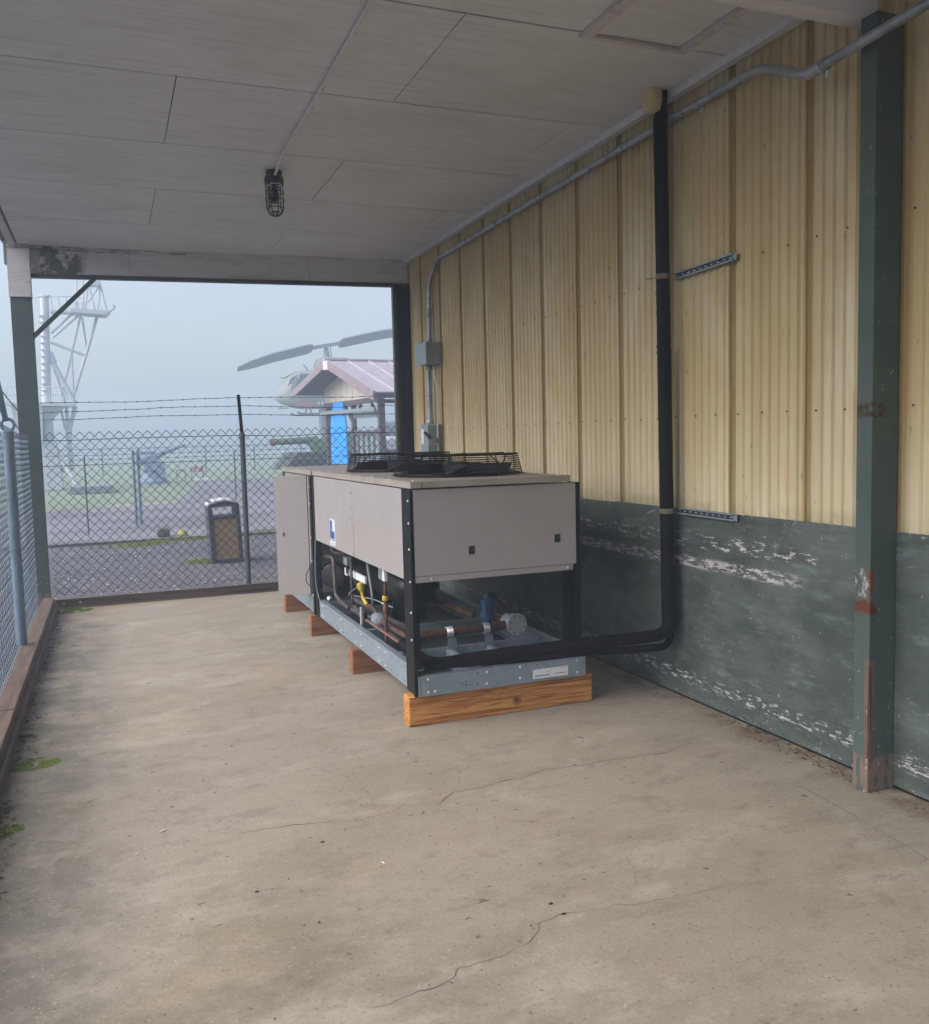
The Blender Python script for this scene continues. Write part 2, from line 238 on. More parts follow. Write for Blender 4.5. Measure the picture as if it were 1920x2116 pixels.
# ------------------------------------------------------------ mesh helpers
class MB:
    def __init__(s): s.v = []; s.f = []; s.m = []; s.k = 0
    def add(s, vs, fs):
        o = len(s.v); s.v += [tuple(p) for p in vs]; s.f += [tuple(i+o for i in f) for f in fs]; s.m += [s.k]*len(fs); return s
    def box(s, x0, x1, y0, y1, z0, z1):
        return s.hexa([(x0, y0, z0), (x1, y0, z0), (x1, y1, z0), (x0, y1, z0)], [(x0, y0, z1), (x1, y0, z1), (x1, y1, z1), (x0, y1, z1)])
    def hexa(s, b, t):
        n = len(b)
        return s.add(list(b)+list(t), [tuple(range(n-1, -1, -1)), tuple(range(n, 2*n))]+[(i, (i+1) % n, n+(i+1) % n, n+i) for i in range(n)])
    def bar(s, a, b, w, h=None, upv=(0, 0, 1)):
        a, b = Vector(a), Vector(b); d = (b-a).normalized(); u = Vector(upv)
        if abs(d.dot(u)) > .98: u = Vector((0, 1, 0))
        x = d.cross(u).normalized()*w/2; y = x.cross(d).normalized()*(h or w)/2
        q = [-x-y, x-y, x+y, -x+y]
        return s.hexa([a+p for p in q], [b+p for p in q])
    def tube(s, pts, r, n=8, caps=True):
        pts = [Vector(p) for p in pts]; k = len(pts); rr = r if isinstance(r, (list, tuple)) else [r]*k
        t = [(pts[min(i+1, k-1)]-pts[max(i-1, 0)]).normalized() for i in range(k)]
        u = Vector((0, 0, 1)) if abs(t[0].z) < .9 else Vector((1, 0, 0))
        x = t[0].cross(u).normalized(); vs = []; fs = []
        for i in range(k):
            x = (x-t[i]*x.dot(t[i])).normalized(); y = t[i].cross(x)
            vs += [pts[i]+(x*math.cos(2*math.pi*j/n)+y*math.sin(2*math.pi*j/n))*rr[i] for j in range(n)]
        for i in range(k-1):
            for j in range(n):
                a = i*n+j; b = i*n+(j+1) % n; fs.append((a, b, b+n, a+n))
        if caps: fs += [tuple(range(n-1, -1, -1)), tuple(range((k-1)*n, k*n))]
        return s.add(vs, fs)
    def ring(s, c, r, tr, n=32, q=5, ax='z'):
        vs = []; fs = []
        for i in range(n):
            a = 2*math.pi*i/n
            for j in range(q):
                b = 2*math.pi*j/q; rr = r+tr*math.cos(b); h = tr*math.sin(b)
                p = {'z': (rr*math.cos(a), rr*math.sin(a), h), 'y': (rr*math.cos(a), h, rr*math.sin(a)), 'x': (h, rr*math.cos(a), rr*math.sin(a))}[ax]
                vs.append(Vector(c)+Vector(p))
        for i in range(n):
            for j in range(q):
                fs.append((i*q+j, ((i+1) % n)*q+j, ((i+1) % n)*q+(j+1) % q, i*q+(j+1) % q))
        return s.add(vs, fs)
    def lathe(s, c, prof, n=20, ax='z'):
        # prof: (radius, height) list along the axis
        pts = []; rr = []
        A = {'z': Vector((0, 0, 1)), 'y': Vector((0, 1, 0)), 'x': Vector((1, 0, 0))}[ax] if isinstance(ax, str) else Vector(ax).normalized()
        u = Vector((0, 0, 1)) if abs(A.z) < .9 else Vector((1, 0, 0)); x = A.cross(u).normalized(); y = A.cross(x); vs = []; fs = []
        for r, h in prof:
            vs += [Vector(c)+A*h+(x*math.cos(2*math.pi*j/n)+y*math.sin(2*math.pi*j/n))*max(r, 1e-4) for j in range(n)]
        for i in range(len(prof)-1):
            for j in range(n):
                a = i*n+j; b = i*n+(j+1) % n; fs.append((a, b, b+n, a+n))
        fs += [tuple(range(n-1, -1, -1)), tuple(range((len(prof)-1)*n, len(prof)*n))]
        return s.add(vs, fs)
    def build(s, name, mt, parent=None, bev=0, smooth=True):
        root = parent.matrix_world.translation.copy() if parent else Vector((0, 0, 0))
        if parent is None: off = Vector((0, 0, 0))
        else: off = wloc(parent)
        me = bpy.data.meshes.new(name); me.from_pydata([tuple(Vector(p)-off) for p in s.v], [], s.f); me.update()
        for q in (mt if isinstance(mt, (list, tuple)) else [mt]): me.materials.append(MATS[q])
        if isinstance(mt, (list, tuple)): me.polygons.foreach_set('material_index', s.m)
        if smooth:
            me.polygons.foreach_set('use_smooth', [True]*len(me.polygons)); me.set_sharp_from_angle(angle=R(35))
        o = bpy.data.objects.new(name, me); C.objects.link(o)
        if parent: o.parent = parent
        if bev:
            b = o.modifiers.new('bevel', 'BEVEL'); b.width = bev; b.segments = 2; b.limit_method = 'ANGLE'; b.angle_limit = R(40)
        return o
def wloc(o):
    p = Vector(o.location)
    while o.parent: o = o.parent; p += Vector(o.location)
    return p
def arc(pts, r, n=6):
    """round the corners of a polyline"""
    P = [Vector(p) for p in pts]; out = [P[0]]
    for i in range(1, len(P)-1):
        a = (P[i-1]-P[i]); b = (P[i+1]-P[i]); rr = min(r, a.length*.49, b.length*.49)
        p0 = P[i]+a.normalized()*rr; p1 = P[i]+b.normalized()*rr
        for k in range(n+1):
            t = k/n; out.append(p0*(1-t)**2+P[i]*2*t*(1-t)+p1*t*t)
    out.append(P[-1]); return out
def tag(o, label=None, cat=None, group=None, kind=None):
    for k, v in (('label', label), ('category', cat), ('group', group), ('kind', kind)):
        if v: o[k] = v
    return o
def thing(name, label, cat, loc=(0, 0, 0), group=None, kind=None):
    o = bpy.data.objects.new(name, None); C.objects.link(o); o.location = loc; o.empty_display_size = .2
    return tag(o, label, cat, group, kind)
def share(src, parent, loc=(0, 0, 0), rot=None, mt=None):
    o = src.copy(); C.objects.link(o); o.parent = parent; o.location = loc
    if rot: o.rotation_euler = rot
    return o
B = lambda *a: MB().box(*a)

# ------------------------------------------------------------ SETTING: ground, slab, ceiling
GZ = -.12
def sheet(name, x0, x1, y0, y1, z, mt):
    o = MB().add([(x0, y0, z), (x1, y0, z), (x1, y1, z), (x0, y1, z)], [(0, 1, 2, 3)]).build(name, mt); return tag(o, kind='structure')
sheet('grass_field', -140, 150, -40, 195, GZ-.02, 'grass_ground')
sheet('gravel_yard', -40, 60, -30, 17.9, GZ, 'gravel')
rd = MB().add([(-45, 17.9, GZ-.008), (70, 17.9, GZ-.008), (70, 50, GZ-.008), (4.2, 46.5, GZ-.008), (1.9, 29.6, GZ-.008), (-1.8, 28, GZ-.008), (-45, 26, GZ-.008)], [(0, 1, 2, 3, 4, 5, 6)]).build('road', 'asphalt'); tag(rd, kind='structure')
slab = B(-.80, 3.335, -3.4, 10.32, -.25, 0).build('concrete_floor', 'concrete'); tag(slab, kind='structure')
def crack(pts, w0):
    p2 = []
    for a, b in zip(pts[:-1], pts[1:]):
        n = max(2, int((Vector(b)-Vector(a)).length/.02))
        for k in range(n): p2.append(Vector(a).lerp(Vector(b), k/n))
    p2.append(Vector(pts[-1])); L = []; 
    for i, p in enumerate(p2):
        t = (p2[min(i+1, len(p2)-1)]-p2[max(i-1, 0)]).normalized(); nn = Vector((-t.y, t.x))
        j = (noise.noise(Vector((p.x*22, p.y*22, 3)))*.012+noise.noise(Vector((p.x*60, p.y*60, 7)))*.005)
        wd = w0*(.35+1.1*abs(noise.noise(Vector((p.x*9, p.y*9, 1)))))*min(1, i/4+.1, (len(p2)-1-i)/4+.1)
        L.append((p+nn*(j+wd), p+nn*(j-wd)))
    vs = [(q.x, q.y, .0015) for pr in L for q in pr]
    MB().add(vs, [(2*i, 2*i+1, 2*i+3, 2*i+2) for i in range(len(L)-1)]).build('crack', 'crack', slab)
mat('floor_stain', lin(120, 110, 98), .8, layers=[D(c=lin(150, 140, 126), s=(14, 18, 1), lo=.45, hi=.6, k=.8, det=7)])
crack([(2.9, 3.98), (2.65, 3.9), (2.416, 3.922), (2.292, 3.936), (2.189, 3.927), (2.097, 3.937), (1.941, 3.96), (1.831, 3.903), (1.725, 3.913), (1.594, 3.884), (1.44, 3.882), (1.396, 3.842), (1.301, 3.757)], .0026)
crack([(1.24, 3.814), (1.175, 3.835), (1.137, 3.8), (1.0, 3.776), (.914, 3.773), (.815, 3.813), (.656, 3.841), (.4, 3.86)], .0020)
crack([(2.05, 2.62), (1.8, 2.64), (1.646, 2.658), (1.6, 2.683), (1.557, 2.675), (1.482, 2.688), (1.408, 2.701), (1.338, 2.693), (1.295, 2.679), (1.261, 2.618), (1.196, 2.575), (1.132, 2.568), (1.107, 2.556), (1.017, 2.545), (.95, 2.553), (.923, 2.517), (.856, 2.484), (.772, 2.486), (.696, 2.466), (.599, 2.466)], .0015)
crack([(2.935, 3.32), (2.951, 3.232), (2.949, 3.082), (2.94, 2.956), (2.9, 2.6), (2.86, 2.3)], .0020)
crack([(1.72, 2.72), (1.80, 2.86), (1.84, 3.0)], .0012)

def patch(cx, cy_, rx, ry, seed, mt):
    vs = [(cx, cy_, .0012)]+[(cx+rx*math.cos(t)*(1+.3*noise.noise(Vector((math.cos(t)*2, math.sin(t)*2, seed)))), cy_+ry*math.sin(t)*(1+.3*noise.noise(Vector((math.cos(t)*2, math.sin(t)*2, seed+5)))), .0012) for t in [i*6.2832/16 for i in range(16)]]
    MB().add(vs, [(0, i+1, (i+1) % 16+1) for i in range(16)]).build('stain', mt, slab)
ceil = thing('ceiling', None, None, (0, 0, 3.75)); ceil['kind'] = 'structure'
rows = [10.27, 9.065, 7.80, 6.63, 5.43, 4.22, 3.0, 1.78, .56, -.66, -1.9, -3.2]
for i in range(len(rows)-1):
    y1, y0 = rows[i]-.013, rows[i+1]
    xs = [-.75, 1.735, 3.33] if i % 2 == 0 else [-.75, .465, 2.985, 3.33]
    for a, b in zip(xs[:-1], xs[1:]):
        z = 3.75+random.uniform(-.0015, .0015)
        B(a+.006, b, y0, y1, z, z+.012).build('plywood_sheet', 'ceiling_paint', ceil)
# roof hatch framed by trim boards
ht = MB().box(2.44, 2.93, 3.55, 4.17, 3.738, 3.748).build('access_hatch', 'ceiling_paint', ceil)
B(2.375, 2.435, 3.3, 4.20, 3.722, 3.747).build('hatch_trim', 'white_board', ht)
B(2.975, 3.02, 3.3, 4.20, 3.722, 3.747).build('hatch_trim', 'white_board', ht)
B(2.375, 3.02, 4.203, 4.235, 3.728, 3.747).build('hatch_trim', 'white_board', ht)
roof = B(-.9, 3.4, -3.4, 10.42, 3.79, 3.93).build('roof_deck', 'dark_steel'); tag(roof, kind='structure')
fa = B(-.83, -.765, -3.3, 10.42, 3.735, 3.94).build('fascia_board', 'white_board'); tag(fa, 'white fascia board along the open left edge of the roof', 'board')

# ------------------------------------------------------------ BUILDING on the right
bld = thing('building', 'long metal building with pale yellow ribbed cladding over scuffed green plywood', 'building', (3.33, 3.63, 0))
RP = .598; G = .026
prof = [(0, .030), (G-.008, .030), (G, 0)]
yy = G+.03; 
for k in range(7):
    c = .085+k*.0713
    prof += [(c-.016, 0), (c-.007, -.013), (c+.007, -.013), (c+.016, 0)]
prof += [(RP-G, 0), (RP-G+.008, .030), (RP, .030)]
def wall_panel(z0, z1):
    mb = MB(); n = len(prof); vs = []
    for z in (z0, z1): vs += [(.015+d, y, z) for y, d in prof]
    mb.add([(x+3.33, y+3.63, z) for x, y, z in vs], [(i, i+1, n+i+1, n+i) for i in range(n-1)])
    return mb.build('wall_panel', 'yellow_panel', bld, smooth=False)
wp = wall_panel(1.15, 3.76)
for k in range(1, 11): share(wp, bld, (0, RP*k, 0)) if k < 11 else None
wp2 = wp
for k in range(1, 12): share(wp, bld, (0, -RP*k, 0))
lap = MB()
for k in range(-10, 12):
    y = 3.63+RP*k; lap.box(3.3375, 3.3435, y+.020, y+.036, 1.16, 3.755)
lap.build('lap_strip', 'groove', bld)
wallback = B(3.378, 3.39, -5, 10.345, -.1, 3.9).build('backing_wall', 'dark_steel', bld)
B(3.392, 15, -5, 10.35, -.1, 4.6).build('shell_wall', 'shell', bld)
B(3.331, 3.392, 10.208, 10.345, 0, 3.75).build('corner_trim', 'yellow_panel', bld)
B(3.333, 3.376, 9.9, 10.2, 1.205, 1.21).build('ledge', 'dark_steel', bld)
ysheets = [10.205, 7.96, 5.52, 3.10]
for a, b in zip(ysheets[1:], ysheets[:-1]):
    B(3.33, 3.342, a+.003, b, .012, 1.20+random.uniform(0, .012)).build('plywood_sheet', 'green_plywood', bld, bev=.002)
B(3.33, 3.342, .66, 3.096, .012, 1.205).build('plywood_sheet', 'green_plywood', bld, bev=.002)
B(3.33, 3.342, -1.8, .655, .012, 1.205).build('plywood_sheet', 'green_plywood', bld, bev=.002)
B(3.275, 3.329, -3.3, 10.2, 3.703, 3.7475).build('cornice_trim', 'ceiling_paint', bld)
sc_ = MB()
sproto = None
def screw_at(y, z):
    global sproto
    if sproto is None:
        sproto = MB().lathe((3.3345, y, z), [(.0058, 0), (.0058, .003), (.003, .006)], 6, (-1, 0, 0)).build('screw', 'screw', bld)
        sproto['y0'] = y; sproto['z0'] = z
    else: share(sproto, bld, (0, y-sproto['y0'], z-sproto['z0']))
for zr in (1.78, 2.64):
    y = 2.98
    while y < 9.9:
        if not (3.02 < y < 3.2): screw_at(y+random.uniform(-.008, .008), zr+random.uniform(-.006, .006))
        y += .199
# ------------------------------------------------------------ posts and beams
bm = MB(); bm.box(-.84, 3.26, 3.135, 3.235, 3.475, 3.745)
o = bm.build('header_beam', 'ceiling_paint', bev=.004); tag(o, 'near painted header beam across the ceiling above the rusty green post', 'beam')
p = thing('support_post', 'near green post with rust patches and peeled bare wood at its foot', 'post', (3.25, 3.1, 0))
B(3.172, 3.329, 3.055, 3.145, 0, 3.472).build('shaft', 'green_steel', p, bev=.004)
fb = thing('header_beam', 'far white header beam with a mossy stain above the open end', 'beam', (0, 10.3, 3.5))
xs = [-.70, .32, 2.2, 3.335]
for a, b in zip(xs[:-1], xs[1:]): B(a+.0015, b-.0015, 10.275, 10.33, 3.478, 3.789).build('board', 'white_board', fb, bev=.003)
B(-.70, 3.34, 10.262, 10.34, 3.437, 3.476).build('steel_angle', 'dark_steel', fb)
B(-.70, 3.37, 10.345, 10.40, 3.47, 3.788).build('rear_fascia', 'white_board', fb)
fb.rotation_euler = (0, 0, R(-4.6))
p = thing('support_post', 'far left green steel post with a white board collar at its top', 'post', (-.74, 10.28, 0))
B(-.845, -.645, 10.25, 10.33, 0, 3.22).build('shaft', 'green_steel', p, bev=.004)
B(-.853, -.641, 10.225, 10.33, 3.222, 3.78).build('collar', 'white_board', p, bev=.004)
B(-.875, -.856, 10.22, 10.33, 3.55, 3.86).build('gutter_end', 'box_gray', p)
MB().bar((-.024, 10.24, 3.45), (-.655, 10.24, 2.82), .06, .04).build('diagonal_brace', 'dark_steel', p)
p = thing('support_post', 'far right dark post against the yellow wall behind the cabinet', 'post', (3.24, 10.28, 0))
B(3.175, 3.3295, 10.25, 10.34, 0, 3.436).build('shaft', 'black_paint', p, bev=.004)
B(3.13, 3.172, 10.27, 10.33, 0, 3.436).build('fence_channel', 'pole_gray', p)
p.location.y -= .27

# ------------------------------------------------------------ kerbs
kl = thing('curb_beam', 'long reddish brown timber curb along the left fence', 'curb', (-.64, 8, 0))
for i, (a, b) in enumerate(((5.86, 10.13), (3.4, 5.85), (.9, 3.39))):
    B(-.71, -.60, a, b, .085, .14-.004*i).build('plank', 'curb_wood', kl, bev=.006)
    B(-.69, -.575, a, b-.02, .001, .083).build('plank', 'curb_wood', kl, bev=.006)
MB().box(-.575, -.50, 5.70, 5.73, .001, .02).build('bracket', 'curb_steel', kl)
kf = thing('curb_channel', 'brown steel channel curb under the far fence', 'curb', (1.2, 10.2, 0))
B(-.60, 3.15, 10.21, 10.222, .0, .10).build('web', 'curb_steel', kf)
B(-.60, 3.15, 10.17, 10.209, .093, .103).build('flange', 'curb_steel', kf)
B(-.60, 3.15, 10.17, 10.209, .0005, .010).build('flange', 'curb_steel', kf)
for x in (-.52, -.36): MB().lathe((x, 10.208, .055), [(.012, 0), (.012, .008), (.006, .012)], 8, (0, -1, 0)).build('bolt', 'zinc', kf)

# ------------------------------------------------------------ fences
def zigzag(w, h, rows, r, off):
    """one chain-link picket, strip x 0..w/2, rows of half diamonds, local"""
    pts = []
    for j in range(rows+1): pts.append(Vector(((j % 2)*w/2, off*(1 if j % 2 else -1), j*h/2)))
    return MB().tube(pts, r, 4)
def chain_fence(name, label, x0, x1, fixed, z0, w, h, rows, r, mt, axis, posts):
    t = thing(name, label, 'fence', ((x0+x1)/2, fixed, 0) if axis == 'x' else (fixed, (x0+x1)/2, 0))
    base = wloc(t); n = int((x1-x0)/(w/2)); protos = []
    rot = (0, 0, 0) if axis == 'x' else (0, 0, math.pi/2)
    A = zigzag(w, h, rows, r, .0025).build('mesh_wire', mt); A.parent = t
    for i in range(n):
        L = x0+i*w/2
        o = A if i == 0 else share(A, t)
        # mirrored picket for odd strips
        if i % 2: o.scale = (-1, 1, 1); L += w/2
        pos = Vector((L, fixed, z0)) if axis == 'x' else Vector((fixed, L, z0))
        o.location = pos-base; o.rotation_euler = rot
    return t
ff = chain_fence('chain_link_fence', 'far chain link fence topped with barbed wire behind the cabinet', -.62, 3.33, 10.45, .10, .098, .1, 35, .0038, 'mesh_wire', 'x', None)
def barbed(parent, a, b, sag, seed, name='barbed_wire'):
    rn = random.Random(seed); a, b = Vector(a), Vector(b); L = (b-a).length; n = max(8, int(L/.12)); mb = MB(); pts = []
    for i in range(n+1):
        t = i/n; p = a.lerp(b, t); p.z -= sag*4*t*(1-t); p.z += math.sin(t*L*5+seed)*.004+rn.uniform(-.003, .003); pts.append(p)
    mb.tube(pts, .0032, 5)
    for p in pts[1:-1]:
        d = (b-a).normalized()
        for _ in range(2):
            v = Vector((rn.uniform(-1, 1), rn.uniform(-1, 1), rn.uniform(-1, 1))).normalized()*.014
            mb.tube([p-v, p+v], .0018, 3)
        mb.tube([p-d*.009, p+d*.009], .0055, 5)
    return mb.build(name, 'barb_wire', parent)
AX, AY = 1.42, 10.45
for k, (z, sg) in enumerate(((2.185, .0), (2.085, .0), (1.985, 0))):
    barbed(ff, (-.645, 10.45, [2.16, 2.05, 1.975][k]), (1.40, 10.44, [2.205, 2.112, 2.013][k]), .012 if k == 0 else -.008, k)
    barbed(ff, (1.40, 10.44, [2.205, 2.112, 2.013][k]), (3.33, 10.45, [2.22, 2.10, 2.0][k]), .012 if k != 1 else .02, k+5)
MB().tube([(-.64, 10.455, 1.765), (-.4, 10.455, 1.76), (.2, 10.455, 1.772), (.9, 10.455, 1.776), (1.42, 10.455, 1.777), (1.9, 10.455, 1.757), (2.3, 10.455, 1.768), (2.6, 10.455, 1.78), (3.33, 10.455, 1.772)], .0042, 6).build('tension_wire', 'mesh_wire', ff)
MB().tube([(1.425, 10.455, -.1), (1.425, 10.455, 1.74)], .030, 14).build('fence_post', 'pole_gray', ff)
cp = MB().lathe((1.425, 10.455, 1.74), [(.034, 0), (.034, .05), (.018, .07)], 14).build('post_cap', 'pole_gray', ff)
MB().bar((1.424, 10.45, 1.80), (1.402, 10.44, 2.235), .036, .022, (0, 1, 0)).build('barb_arm', 'black_paint', ff)
for z in (.5, 1.0, 1.4): MB().ring((1.425, 10.455, z), .032, .0025, 14, 4).build('tie_wire', 'mesh_wire', ff)
lf = chain_fence('chain_link_fence', 'left chain link fence with blue grey pipe post beside the curb', 3.2, 10.24, -.762, .02, .098, .1, 36, .0024, 'mesh_wire_near', 'y', None)
MB().tube([(-.715, 7.77, .142), (-.715, 7.77, 1.79)], .040, 14).build('fence_post', 'pole_blue', lf)
MB().tube([(-.715, 4.72, .142), (-.715, 4.72, 1.79)], .032, 14).build('fence_post', 'pole_blue', lf)
for y in (7.77, 4.72):
    MB().lathe((-.715, y, 1.77), [(.045, 0), (.045, .05), (.02, .065)], 14).build('post_cap', 'pole_blue', lf)
    MB().ring((-.715, y, 1.872), .045, .012, 18, 6, 'y').build('eye_cap', 'pole_blue', lf)
    MB().bar((-.725, y, 1.90), (-.765, y-.13, 2.28), .04, .02, (0, 1, 0)).build('barb_arm', 'pole_blue', lf)
for z in (.9, 1.3): MB().ring((-.715, 7.77, z), .042, .003, 14, 4).build('tie_wire', 'mesh_wire_near', lf)
for k in range(3):
    z = [2.2, 2.0, 1.9][k]; barbed(lf, (-.77, 7.67, z), (-.76, 10.2, z-.22+.06*k), .02, 20+k); barbed(lf, (-.79, 3.4, z), (-.77, 7.67, z), .02, 25+k)

# ------------------------------------------------------------ timber blocks under the machine
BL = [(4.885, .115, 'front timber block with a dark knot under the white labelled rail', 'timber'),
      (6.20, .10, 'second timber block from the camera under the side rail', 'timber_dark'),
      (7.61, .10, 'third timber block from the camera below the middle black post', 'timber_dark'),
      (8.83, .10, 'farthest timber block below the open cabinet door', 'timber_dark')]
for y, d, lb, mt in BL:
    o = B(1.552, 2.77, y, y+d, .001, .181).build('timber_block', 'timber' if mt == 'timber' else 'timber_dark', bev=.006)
    tag(o, lb, 'wood block', 'timber blocks carrying the cooling machine')
    if mt == 'timber':
        for r_, q in ((.030, .0008), (.022, .0014), (.014, .002)):
            MB().ring((2.245, y-.0005, .075), r_, .0016, 20, 4, 'y').build('knot_ring', 'knot', o)
        MB().lathe((2.245, y+.001, .075), [(.019, 0), (.018, .002), (.004, .003)], 12, (0, -1, 0)).build('knot', 'knot', o)

# ------------------------------------------------------------ the cooling machine
U = thing('condensing_unit', 'large taupe air cooled condensing unit with two caged fans on a galvanised frame', 'cooling unit', (2.16, 6.9, .19))
P = lambda mb, n, m_, bev=0, par=None: mb.build(n, m_, par or U, bev=bev)
bolt0 = None
def bolt(x, y, z, d=(-1, 0, 0), par=None):
    return MB().lathe((x, y, z), [(.0085, 0), (.0085, .003), (.006, .007), (.002, .009)], 8, d).build('bolt', 'zinc', par or U)
# base rails
def crail(x0, x1, y0, y1, z0, z1, face, t=.004, fl=.042):
    mb = MB()
    if face == '-x': mb.box(x0, x0+t, y0, y1, z0, z1); mb.box(x0+t, x0+fl, y0, y1, z1-t, z1); mb.box(x0+t, x0+fl, y0, y1, z0, z0+t)
    if face == '+x': mb.box(x1-t, x1, y0, y1, z0, z1); mb.box(x1-fl, x1-t, y0, y1, z1-t, z1); mb.box(x1-fl, x1-t, y0, y1, z0, z0+t)
    if face == '-y': mb.box(x0, x1, y0, y0+t, z0, z1); mb.box(x0, x1, y0+t, y0+fl, z1-t, z1); mb.box(x0, x1, y0+t, y0+fl, z0, z0+t)
    return mb
lr = P(crail(1.60, 0, 4.862, 8.98, .195, .340, '-x'), 'side_rail', 'galvanised')
P(crail(0, 2.705, 4.862, 8.98, .195, .340, '+x'), 'side_rail', 'galvanised')
fr = P(crail(1.615, 2.70, 4.842, 0, .186, .306, '-y'), 'front_rail', 'galvanised')
gus = P(MB().box(1.598, 1.612, 4.842, 4.862, .186, .306), 'corner_plate', 'galvanised')
P(MB().box(1.645, 2.66, 8.94, 8.975, .2, .335), 'rear_rail', 'galvanised')
for y in (5.40, 6.18, 7.44):
    P(crail(1.645, 2.66, y, 0, .197, .318, '-y'), 'cross_member', 'galvanised')
    P(MB().box(1.645, 2.66, y+.044, y+.048, .2, .318), 'cross_member', 'galvanised')
for x in (1.98, 2.26):
    P(MB().box(x, x+.003, 4.89, 5.398, .197, .312).box(x+.003, x+.034, 4.89, 5.398, .3085, .312), 'divider', 'galvanised')
P(MB().box(1.62, 2.66, 4.90, 8.9, .187, .191), 'drip_tray', 'dark_steel')
for x, z in ((1.70, .21), (2.03, .215), (2.03, .285), (2.25, .22), (2.25, .29), (2.64, .21), (2.64, .285), (1.66, .21), (1.66, .285)):
    bolt(x, 4.8418, z, (0, -1, 0), fr)
for y in (4.90, 5.02, 5.5, 5.64, 6.1, 6.24, 6.7, 7.3, 7.36):
    for z in (.225, .31): bolt(1.5998, y, z, (-1, 0, 0), lr)
hole = MB()
for i, y in enumerate([5.1+.14*k for k in range(26)]):
    for z in (.222, .312): hole.lathe((1.5996, y, z), [(.005, 0), (.004, .001)], 6, (-1, 0, 0))
for x, z in ((1.87, .235), (1.895, .245), (1.895, .225), (1.97, .22), (1.97, .288), (2.29, .29), (2.36, .29)):
    hole.lathe((x, 4.8416, z), [(.005, 0), (.004, .001)], 6, (0, -1, 0))
P(hole, 'punched_holes', 'dark_void')
lb = P(MB().box(2.335, 2.575, 4.8385, 4.8415, .203, .262), 'label', 'label_white', 0, fr)
P(MB().box(2.345, 2.445, 4.8372, 4.8383, .219, .223), 'print_line', 'ink_dark', 0, fr)
P(MB().box(2.48, 2.56, 4.8372, 4.8383, .222, .225), 'print_line', 'ink_dark', 0, fr)
# corner posts: folded black channels
def cpost(x, y0, y1, z0, z1, s, par=U):
    mb = MB()
    mb.box(x, x+.004*s, y0, y1, z0, z1) if s > 0 else mb.box(x-.004, x, y0, y1, z0, z1)
    if s > 0: mb.box(x+.004, x+.045, y0, y0+.004, z0, z1)
    else: mb.box(x-.045, x-.004, y0, y0+.004, z0, z1)
    return mb
q = P(cpost(1.588, 4.885, 5.028, .19, 1.395, 1), 'corner_post', 'black_paint')
P(MB().box(1.582, 1.5875, 4.871, 4.880, .175, 1.392), 'post_edge', 'gray_paint', .002, q)  # lighter grey strip, a painted edge highlight on the black post
P(MB().box(1.578, 1.598, 4.844, 4.868, .19, 1.39), 'post_edge', 'black_paint', .002, q)
for z in (.52, .68, .86, 1.05, 1.2, 1.33): bolt(1.5815, 4.876, z, (-1, 0, 0), q)
q = P(MB().box(2.652, 2.690, 4.866, 4.872, .345, 1.394).box(2.686, 2.690, 4.874, 5.02, .345, 1.394).box(2.605, 2.684, 4.95, 4.956, .345, .868), 'corner_post', 'black_paint', .002)
q = P(cpost(1.588, 7.46, 7.66, .195, 1.395, 1), 'middle_post', 'black_paint')
P(MB().box(1.576, 1.5865, 7.55, 7.575, .195, 1.39), 'post_edge', 'black_paint', .002, q)
for z in (.36, .66, .86, 1.15, 1.3): bolt(1.5875, 7.62, z, (-1, 0, 0), q)
P(MB().box(2.652, 2.69, 7.46, 7.66, .345, 1.394), 'middle_post', 'black_paint')
P(MB().box(1.60, 1.62, 8.86, 8.93, .345, 1.39), 'rear_post', 'black_paint')
P(MB().box(2.652, 2.69, 8.86, 8.93, .345, 1.39), 'rear_post', 'black_paint')
# panels
P(MB().box(1.614, 2.648, 4.872, 7.47, .885, 1.392), 'coil_housing', 'lid_paint')
P(MB().box(1.62, 2.648, 4.872, 7.6, .872, .884), 'fan_deck_floor', 'dark_steel')
fp = P(MB().box(1.600, 2.650, 4.846, 4.868, .893, 1.394), 'front_panel', 'cabinet_paint', .003)
for x, z in ((1.935, 1.000), (2.500, 1.035)):
    P(MB().box(x, x+.038, 4.8432, 4.8452, z, z+.048), 'knockout', 'dark_void', 0, fp)
    P(MB().box(x+.016, x+.036, 4.8412, 4.8425, z+.02, z+.034), 'knockout_latch', 'olive_dark', 0, fp)
P(MB().box(1.602, 2.628, 4.850, 4.868, .855, .8915), 'front_skirt', 'cabinet_paint', .002)
bolt(1.70, 4.8495, .872, (0, -1, 0)); bolt(2.59, 4.8495, .872, (0, -1, 0))
sp = P(MB().box(1.588, 1.610, 5.032, 6.168, .855, 1.394), 'side_panel', 'cabinet_paint', .003)
sp2 = P(MB().box(1.588, 1.610, 6.176, 7.455, .855, 1.394), 'side_panel', 'cabinet_paint', .003)
for z in (1.31, 1.09, .88): P(MB().lathe((1.5875, 6.21, z), [(.012, 0), (.010, .004), (.004, .007)], 10, (-1, 0, 0)), 'fastener', 'lid_paint', 0, sp2)
for z in (1.20, 1.13): P(MB().box(1.5868, 1.5875, 6.235, 6.24, z-.015, z+.015), 'louvre_slit', 'ink_dark', 0, sp2)
